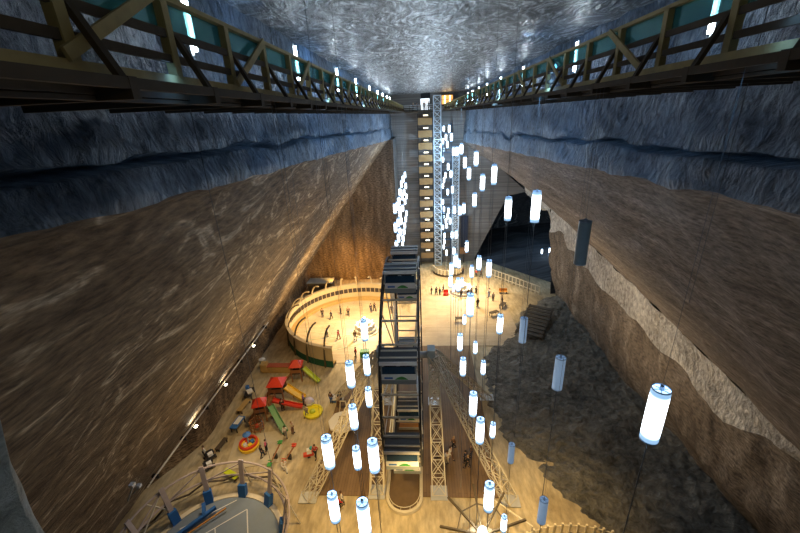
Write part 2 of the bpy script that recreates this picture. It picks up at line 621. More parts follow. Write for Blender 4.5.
# end face of the lower right wall where the side gallery opens
grid('wall_gallery_side', lambda u, w: (lerp(23.2 + 1.5 * (1 - w / 18), 46, u / 22), 69.1 + 0.12 * u, w), frange(0, 22, 1), frange(-0.3, 18, 1), M_CAVE, 0.3, nrm=(0, 1, 0))

def prof_r3(y):
    zr = ridge_r(y)
    return [(23.0, zr), (23.3, zr - 2.0 - 0.7 * noise.noise(Vector((y * 0.3, 1, 1)))), (26.0, zr - 1.6)]


loft('wall_right_ridge', prof_r3, frange(69.2, 88, 0.6), [5, 4], [0.35, 0.2], [M_PIT, M_GREY], [0, 1], nscale=0.6, flip=True, seed=4)

# ceiling
grid('ceiling', lambda u, w: (w, u, ZC), frange(-5, 89, 0.8), frange(-8, 11, 0.5), M_CEIL, 0.14, 0.4)
# near wall behind the camera
grid('wall_near', lambda u, w: (u, -4.5, w), frange(-32, 32, 2), frange(-0.5, 38.5, 2), M_HEWN, 0.2, 0.3, (0, 1, 0))


# left block of the end wall, standing ten metres forward of the recess
def slope_x_l(z, y=78):
    ze = edge_l(y)
    if z > 5.6:
        return lerp(-24.2, -6.4, (z - 5.6) / (ze - 5.6)) - 1.2
    return -27.5


grid('wall_end_left', lambda u, w: (lerp(slope_x_l(w), -5.6, u), 78 - 0.02 * w, w), frange(0, 1, 0.025), frange(-0.4, 29.6, 0.7), M_END, 0.25, 0.3, (0, 1, 0))
bpy.data.objects['wall_end_left'].data.uv_layers['surface'].data.foreach_set('uv', [c for l in bpy.data.objects['wall_end_left'].data.loops for c in (lambda p: (p.x, p.z))(bpy.data.objects['wall_end_left'].data.vertices[l.vertex_index].co)])
grid('wall_end_side', lambda u, w: (-5.6, u, w), frange(77.4, 88.5, 1), frange(-0.4, 29.6, 1), M_GREY, 0.06, 0.3, (1, 0, 0))
grid('wall_end_ledge', lambda u, w: (u, w, 29.5), frange(-7.5, -5.6, 0.5), frange(77.4, 88.5, 1), M_GREY, 0.05)


def right_x(z):
    if z < 16:
        return 12 + 7.5 * z / 16
    if z < 28.5:
        return lerp(24.2, 10.2, (z - 16) / 12.5)
    return 10.4


grid('wall_end', lambda u, w: (lerp(-7.2, right_x(w), u), 88, w), frange(0, 1, 0.025), frange(-0.4, 38.4, 0.8), M_GREY, 0.12, 0.3, (0, 1, 0))
grid('wall_end_return', lambda u, w: (right_x(w), 88 + u, w), frange(0, 4, 1), frange(-0.4, 16, 1), M_GREY, 0.1, 0.3, (1, 0, 0))

# dark side chamber behind the end wall
grid('wall_chamber_back', lambda u, w: (u, 112 - 0.1 * u, w), frange(6, 62, 1.5), frange(-0.4, 22, 1.5), M_CAVE, 0.8, 0.2, (0, 1, 0))
grid('wall_chamber_right', lambda u, w: (46 + 0.2 * w, u, w), frange(70, 112, 1.5), frange(-0.4, 22, 1.5), M_CAVE, 0.8, 0.2, (1, 0, 0))
grid('ceiling_chamber', lambda u, w: (w, u, 19.5), frange(69, 113, 2), frange(22.8, 62, 2), M_CAVE, 0.5, 0.2)
grid('ceiling_chamber_back', lambda u, w: (w, u, 19.4), frange(88, 113, 2), frange(4, 24, 2), M_CAVE, 0.5, 0.2)

# rough dark floor of the side chamber, rising behind the plaza railing
def cham(u, w):
    x0 = 14.6 + (88 - u) * 0.86 if u < 88 else 10.0
    x = lerp(max(x0, 12.5), 60, w)
    return (x, u, 0.04 + min(1, w * 5) * (0.7 + 0.8 * noise.noise(Vector((x * 0.2, u * 0.2, 0))) + 0.3 * noise.noise(Vector((x * 0.7, u * 0.7, 0)))) + 5 * w)


grid('floor_chamber', cham, frange(69.5, 112, 0.8), frange(0, 1, 0.02), M_CAVE, 0.0, uvscale=1.0)

# floor, timber deck, dark rock field
grid('floor', lambda u, w: (w, u, -0.03), frange(-5, 114, 1.0), frange(-34, 62, 1.5), M_SALTFLOOR, 0.02, 0.4)
M_DECK = plank_mat('dark_deck_planks', (0.17, 0.105, 0.05), (0.22, 0.14, 0.07), 0.28, 0)
M_PALE = plank_mat('pale_timber_floor', (0.52, 0.42, 0.28), (0.58, 0.48, 0.33), 0.4, 1)
mb = MB()
mb.box((-8.0, 33.3, 0.03), (7.2, 15.4, 0.1))
mb.box((3.1, 38.3, 0.03), (7.4, 25.4, 0.1))
mb.box((-2.5, 45.5, 0.03), (3.8, 11, 0.1))
struct(mb.build('floor_deck', M_DECK))
mb = MB()
mb.box((6.2, 60, 0.02), (18, 18, 0.06))
struct(mb.build('floor_plaza', M_PALE))

BND = [(67.6, 23.0), (62.4, 18.2), (51.2, 10.2), (47, 7.6), (38.9, 7.3), (33, 8.2), (28.7, 11.0), (23.2, 14.0), (18, 17), (12, 22)]


def bnd(y):
    pts = sorted(BND)
    if y <= pts[0][0]:
        return pts[0][1]
    for (y0, x0), (y1, x1) in zip(pts, pts[1:]):
        if y <= y1:
            return lerp(x0, x1, (y - y0) / (y1 - y0))
    return pts[-1][1]


def dark_pt(u, w):
    x0 = bnd(u) + 1.1 * noise.noise(Vector((u * 0.35, 1, 1))) + 0.7 * noise.noise(Vector((u * 1.3, 4, 1)))
    x = lerp(x0, 28.5, w)
    p = Vector((x, u, 0)) * 0.45
    h = 0.35 + noise.noise(p * 0.6) * 0.45 + 0.25 * noise.noise(p * 1.6) + 0.2 * noise.noise(p * 4.0) + 0.16 * noise.noise(p * 9)
    edge = min(1, w * 2.2)
    return (x, u, -0.05 + edge * max(0.05, h) + 1.2 * w * w)


vs_, uvs, fs = [], [], []
dus, dws = frange(12, 67.5, 0.32), frange(0, 1, 0.013)
for u in dus:
    for w in dws:
        p = dark_pt(u, w)
        vs_.append(p)
        uvs.append((p[0], p[1]))
k = len(dws)
for i in range(len(dus) - 1):
    for j in range(k - 1):
        fs.append((i * k + j, i * k + j + 1, (i + 1) * k + j + 1, (i + 1) * k + j))
surf('floor_dark_rock', vs_, fs, uvs, [M_DARK])

# rock shoulder right below the camera, lower left
import bmesh
bm = bmesh.new()
for p in [(-2.02, 1.32, 33.37), (-1.85, 1.17, 32.8), (-1.63, 1.0, 32.39), (-1.39, 0.8, 32.08), (-1.9, 0.48, 32.45), (-4, 0.9, 33.6), (-4.5, -2, 33.5), (-1.3, -2.5, 31.6), (-3.2, 0.5, 30.5), (-1.6, -2, 30)]:
    bm.verts.new(p)
bmesh.ops.convex_hull(bm, input=bm.verts[:])
bmesh.ops.triangulate(bm, faces=bm.faces[:])
bmesh.ops.subdivide_edges(bm, edges=bm.edges[:], cuts=7, use_grid_fill=True)
for v in bm.verts:
    q = v.co * 4
    v.co += v.co.normalized() * 0 + Vector((noise.noise(q), noise.noise(q + Vector((9, 0, 0))), noise.noise(q + Vector((0, 9, 0))))) * 0.035
me = bpy.data.meshes.new('rock_shoulder')
bm.to_mesh(me)
bm.free()
ul = me.uv_layers.new(name='surface')
for l in me.loops:
    c = me.vertices[l.vertex_index].co
    ul.data[l.index].uv = (c.x * 6 + c.y * 3, c.z * 6)
me.materials.append(hewn_rock('pale_grainy_rock', (0.06, 0.08, 0.09), (0.5, 0.57, 0.6), scale=2.2, bump=0.8, dist=0.1))
for p in me.polygons:
    p.use_smooth = True
o = bpy.data.objects.new('rock_shoulder', me)
COL.objects.link(o)
struct(o)

# ------------------------------------------------------------ walkways
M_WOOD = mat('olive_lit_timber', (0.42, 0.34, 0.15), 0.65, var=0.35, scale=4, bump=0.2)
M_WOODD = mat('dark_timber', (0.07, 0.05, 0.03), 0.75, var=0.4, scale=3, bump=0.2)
M_STEEL = mat('pale_steel', (0.55, 0.57, 0.58), 0.4, 0.3, var=0.1)
M_STEELW = mat('warm_painted_steel', (0.62, 0.57, 0.46), 0.5, 0.0, var=0.1)
M_BLACK = mat('black_painted_steel', (0.02, 0.02, 0.022), 0.5)
M_TUBE = mat('fluorescent_tube_glow', (0.9, 0.95, 1), 0.4, emit=(0.78, 0.9, 1.0), strength=42)
M_WHITE = mat('white_paint', (0.78, 0.78, 0.76), 0.5, var=0.05)


def sheet_mat():
    m = bpy.data.materials.new('teal_clear_sheet')
    m.use_nodes = True
    nt = m.node_tree
    nt.nodes.remove(nt.nodes['Principled BSDF'])
    out = nt.nodes['Material Output']
    tr = nn(nt, 'ShaderNodeBsdfTransparent')
    tr.inputs[0].default_value = (0.45, 0.75, 0.75, 1)
    gl = nn(nt, 'ShaderNodeBsdfGlossy')
    gl.inputs[0].default_value = (0.6, 0.95, 0.95, 1)
    gl.inputs['Roughness'].default_value = 0.12
    df = nn(nt, 'ShaderNodeBsdfDiffuse')
    df.inputs[0].default_value = (0.05, 0.30, 0.32, 1)
    m1 = nn(nt, 'ShaderNodeMixShader')
    m1.inputs[0].default_value = 0.5
    m2 = nn(nt, 'ShaderNodeMixShader')
    m2.inputs[0].default_value = 0.22
    nt.links.new(tr.outputs[0], m1.inputs[1])
    nt.links.new(df.outputs[0], m1.inputs[2])
    nt.links.new(m1.outputs[0], m2.inputs[1])
    nt.links.new(gl.outputs[0], m2.inputs[2])
    nt.links.new(m2.outputs[0], out.inputs[0])
    return m


M_SHEET = sheet_mat()


def shared(o, name, material, parent, loc, smooth=False):
    """a part that reuses another part's mesh"""
    c = bpy.data.objects.new(name, o.data)
    COL.objects.link(c)
    c.parent = parent
    c.location = loc
    return c


def walkway(xf, xw, sgn, y0, label, brace0, bdir):
    """xf = railing side, xw = wall side, sgn = +1 when the open side looks to +X"""
    t = thing('timber_walkway', label, 'walkway', (xf, 0, 34.3))
    wd = abs(xw - xf)
    ye = 86.5
    n_b = 6
    d = MB()
    for i in range(n_b):
        x = -sgn * (wd * (i + 0.5) / n_b)
        d.box((x, (ye - 3) / 2 - 0.2, 0.29), (wd / n_b - 0.02, ye + 3, 0.06))
    d.build('deck', M_WOODD, t)
    f = MB()
    f.box((-sgn * 0.05, (ye - 3) / 2, 0.03), (0.1, ye + 3, 0.05))
    f.box((sgn * 0.0, (ye - 3) / 2, 0.16), (0.07, ye + 3, 0.18))
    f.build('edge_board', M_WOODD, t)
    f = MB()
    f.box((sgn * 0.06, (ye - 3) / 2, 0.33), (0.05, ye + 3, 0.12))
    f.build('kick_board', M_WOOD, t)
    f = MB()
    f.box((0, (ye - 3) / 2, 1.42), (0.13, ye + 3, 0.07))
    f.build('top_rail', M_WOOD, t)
    f = MB()
    f.box((sgn * 0.40, (ye - 3) / 2, 0.17), (0.09, ye + 3, 0.12))
    f.build('outer_beam', M_WOODD, t)
    for z in (0.62, 0.95):
        f = MB()
        f.box((0.02 * sgn, (ye - 3) / 2, z), (0.05, ye + 3, 0.11))
        f.build('rail', M_WOODD, t)
    s = MB()
    s.box((-sgn * 0.06, (ye - 3) / 2, 1.2), (0.012, ye + 3, 0.40))
    s.build('clear_sheet', M_SHEET, t)
    post = joist = knee = br = None
    y = y0
    while y < ye:
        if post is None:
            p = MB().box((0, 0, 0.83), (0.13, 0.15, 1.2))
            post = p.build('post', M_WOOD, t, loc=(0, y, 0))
            j = MB().box((-sgn * (wd / 2 - 0.2), 0, 0.12), (wd + 0.5, 0.14, 0.24))
            joist = j.build('joist', M_WOODD, t, loc=(0, y + 0.25, 0))
            kn = MB().bar((sgn * 0.40, 0, 0.2), (sgn * 0.02, 0, 0.95), 0.11, 0.07)
            knee = kn.build('knee_brace', M_WOODD, t, loc=(0, y + 0.15, 0))
        else:
            shared(post, 'post', M_WOOD, t, (0, y, 0))
            shared(joist, 'joist', M_WOODD, t, (0, y + 0.25, 0))
            shared(knee, 'knee_brace', M_WOODD, t, (0, y + 0.15, 0))
        y += 1.88
    y = brace0
    while y < ye - 3:
        if br is None:
            b_ = MB().bar((sgn * 0.12, 0, 0.42), (sgn * 0.09, 1.85, 1.42), 0.045, 0.14)
            br = b_.build('brace', M_WOOD, t, loc=(0, y, 0))
        else:
            shared(br, 'brace', M_WOOD, t, (0, y, 0))
        y += bdir
    return t


walkway(-3.7, -6.5, 1, 2.5, 'long timber walkway with braced railing hanging along the left upper wall', 4.2, 3.9)
walkway(4.9, 9.3, -1, 1.5, 'long timber walkway with braced railing hanging along the right upper wall', 9.55, 4.9)

# end walkway, with doorway and people
t = thing('end_walkway', 'short walkway with dark railing crossing the far end wall below the ceiling', 'walkway', (-0.6, 85.9, 34.3))
MB().box((0, 0.9, 0.15), (6.2, 2.2, 0.25)).build('deck', M_WOODD, t)
m = MB()
for z in (0.7, 1.05, 1.4):
    m.box((0, -0.1, z), (6.2, 0.06, 0.07))
m.build('railing', M_STEEL, t)
for i in range(6):
    MB().box((-3.0 + i * 1.2, -0.1, 0.85), (0.08, 0.08, 1.15)).build('post', M_WOODD, t)

o = MB()
o.box((1.0, 87.84, 36.9), (2.0, 0.16, 4.4))
d1 = struct(o.build('door_1', mat('dark_portal', (0.012, 0.014, 0.018), 0.8)))
M_LIT = mat('lit_white_doorway', (0.8, 0.8, 0.8), 0.5, emit=(0.85, 0.93, 1.0), strength=1.3)
o = MB()
o.box((0.9, 87.72, 35.9), (1.9, 0.08, 2.2))
struct(o.build('door_2', M_LIT))
M_ORNG = mat('amber_lit_window', (0.5, 0.25, 0.08), 0.5, emit=(1.0, 0.45, 0.1), strength=1.2)
t = thing('lit_cabin', 'amber lit timber cabin with two bright lamps at the far end of the right walkway', 'cabin', (5.5, 86.9, 35.8))
m = MB()
m.box((0, 0.2, 0.65), (2.6, 1.2, 2.2))
m.build('body', M_WOODD, t)
m = MB()
m.box((0, -0.43, 0.75), (2.3, 0.06, 1.7))
m.build('window', M_ORNG, t)
for x in (-0.5, 0.55):
    MB().box((x, -0.5, 0.75), (0.22, 0.06, 1.4)).build('lamp', mat('warm_tube_glow', (1, 0.9, 0.7), 0.4, emit=(1, 0.8, 0.45), strength=9), t)
MB().box((0, -0.5, 0.75), (2.4, 0.05, 0.08)).build('crossbar', M_WOODD, t)

# fluorescent tubes on the walls behind the walkways
TUBES = [(-6.15, y, 36.6, 'left') for y in (11.5, 21, 30.9, 39.6, 50.1, 59, 67, 75, 82)] + [(9.15, y, 36.7, 'right') for y in (14.3, 25.7, 38.1, 48.3, 58, 66, 74, 81)]
proto = None
cnt = {'left': 0, 'right': 0}
for x, y, z, sd in TUBES:
    lab = 'upright white fluorescent tube behind the %s walkway, %s one from the near end' % (sd, ORD[cnt[sd]])
    cnt[sd] += 1
    if proto is None:
        proto = thing('wall_lamp', lab, 'lamp', (x, y, z), 0, 'fluorescent tubes behind the walkways')
        m = MB()
        m.tube([(0.06, 0, -0.75), (0.06, 0, 0.75)], 0.06, 8)
        m.build('tube', M_TUBE, proto, True)
        MB().box((-0.08, 0, 0), (0.12, 0.16, 1.7)).build('housing', M_STEEL, proto)
        t = proto
    else:
        t = copy_tree(proto)
        t.location = (x, y, z)
        t['label'] = lab
    t.rotation_euler = (0, 0, 0 if sd == 'left' else PI)

# ------------------------------------------------------------ stair tower and lattice lift towers at the end wall
t = thing('stair_tower', 'brown timber stair tower with lit landings climbing the far end wall', 'stairs', (0.8, 86.6, 0))
M_STAIR = mat('stair_timber', (0.38, 0.23, 0.09), 0.6, var=0.25, scale=2)
M_STAIRLAMP = mat('stair_lamp_glow', (1, 1, 0.9), 0.4, emit=(1.0, 0.88, 0.62), strength=2.2)
for x in (-1.55, 1.55):
    for y in (-0.9, 0.9):
        MB().box((x, y, 17), (0.14, 0.14, 34)).build('post', M_BLACK, t)
for i in range(13):
    z = 2.0 + i * 2.5
    m = MB()
    m.box((0, -0.9, z + 0.55), (3.0, 0.08, 1.35))
    m.box((0, 0, z - 0.12), (3.0, 1.8, 0.12))
    o = m.build('landing', M_STAIR, t)
    MB().box((0.15, -0.55, z + 1.7), (1.0, 0.2, 0.26)).build('landing_lamp', M_STAIRLAMP, t)
    m = MB()
    for k in range(8):
        m.box((-1.1 + k * 0.28, 0.3, z + k * 0.3), (0.3, 1.0, 0.06))
    m.build('flight', M_WOODD, t)

M_BLUE_STEEL = mat('pale_blue_steel', (0.66, 0.78, 0.88), 0.35, 0.1, var=0.1)
t = thing('lift_tower', 'tall pale blue lattice lift tower right beside the brown stair tower', 'tower', (3.4, 86.3, 0))
MB().truss((0, 0, 0), (0, 0, 37.4), 1.5, 1.5, 26, 0.07, x=False).build('lattice', M_BLUE_STEEL, t)
m = MB()
for k in range(26):
    z = 0.4 + k * 1.43
    m.bar((-0.62, -0.8, z + 0.9), (0.62, -0.8, z), 0.1, 0.28, up=(0, 1, 0))
m.build('brace_plates', M_WHITE, t)
t = thing('lattice_mast', 'shorter pale blue lattice mast standing right of the lift tower', 'tower', (7.4, 86.2, 0))
MB().truss((0, 0, 0), (0, 0, 27.2), 1.4, 1.4, 19, 0.07, x=False).build('lattice', M_BLUE_STEEL, t)
m = MB()
for k in range(19):
    z = 0.3 + k * 1.42
    m.bar((-0.6, -0.75, z), (0.6, -0.75, z + 0.9), 0.1, 0.22, up=(0, 1, 0))
m.build('brace_plates', M_WHITE, t)
m = MB()
for z in frange(2, 30, 2):
    m.box((0, 0, z), (2.2, 0.9, 0.12))
t = thing('lift_guide_frame', 'dark blue lift guide frame between the two lattice towers', 'frame', (5.4, 87.0, 0))
for x in (-1.0, 1.0):
    MB().box((x, 0, 16), (0.18, 0.18, 32)).build('guide_rail', mat('dark_blue_steel', (0.04, 0.09, 0.16), 0.4, 0.3), t)
m.build('cross_ties', mat('dark_blue_steel', (0, 0, 0)), t)
t = thing('banner_cabinet', 'tall dark blue banner with an orange-brown box below, right of the lattice mast', 'banner', (9.6, 86.9, 2.4))
MB().box((0, 0, 5.4), (1.6, 0.2, 7.6)).build('banner', mat('dark_navy_cloth', (0.012, 0.022, 0.05), 0.7), t)
MB().box((0, 0, 0.7), (1.9, 0.5, 1.5)).build('box', mat('orange_brown_timber', (0.42, 0.2, 0.08), 0.6), t)
MB().box((0, 0.2, -1.2), (0.2, 0.2, 2.4)).build('stand', M_BLACK, t)

# curved lit balustrade at the foot of the lift
t = thing('curved_balustrade', 'curved cream balustrade with lit posts at the foot of the lift towers', 'railing', (5.4, 81.5, 0))
m = MB()
m.lathe([(3.4, 0.0), (3.4, 0.45), (3.2, 0.45), (3.2, 0)], n=24, a0=PI, a1=2 * PI)
m.build('plinth', M_WOODD, t)
m = MB()
m.lathe([(3.4, 1.5), (3.4, 1.62), (3.2, 1.62), (3.2, 1.5), (3.4, 1.5)], n=24, a0=PI, a1=2 * PI)
m.build('top_rail', M_STEELW, t)
for i in range(13):
    a = PI + PI * i / 12
    MB().box((3.3 * math.cos(a), 3.3 * math.sin(a), 1.0), (0.3, 0.3, 1.1), a).build('post', mat('cream_paint', (0.75, 0.66, 0.48), 0.5), t)

# ------------------------------------------------------------ hanging tube lanterns
def lantern_mat(name, core, end, cs, es):
    m = bpy.data.materials.new(name)
    m.use_nodes = True
    nt = m.node_tree
    b = nt.nodes['Principled BSDF']
    b.inputs['Roughness'].default_value = 0.3
    b.inputs['Base Color'].default_value = (0.5, 0.62, 0.75, 1)
    tc = nn(nt, 'ShaderNodeTexCoord')
    sp = nn(nt, 'ShaderNodeSeparateXYZ')
    nt.links.new(tc.outputs['Object'], sp.inputs[0])
    ab = nn(nt, 'ShaderNodeMath', operation='ABSOLUTE')
    nt.links.new(sp.outputs[2], ab.inputs[0])
    r = ramp(nt, [(0.0, core), (0.40, core), (0.54, end), (1.0, end)])
    nt.links.new(ab.outputs[0], r.inputs[0])
    r2 = ramp(nt, [(0.0, (cs,) * 3), (0.38, (cs,) * 3), (0.52, (es,) * 3), (1.0, (es,) * 3)])
    nt.links.new(ab.outputs[0], r2.inputs[0])
    mu = nn(nt, 'ShaderNodeMath', operation='MULTIPLY')
    nt.links.new(r2.outputs[0], mu.inputs[0])
    mu.inputs[1].default_value = 10.0
    nt.links.new(r.outputs[0], b.inputs['Emission Color'])
    nt.links.new(mu.outputs[0], b.inputs['Emission Strength'])
    return m


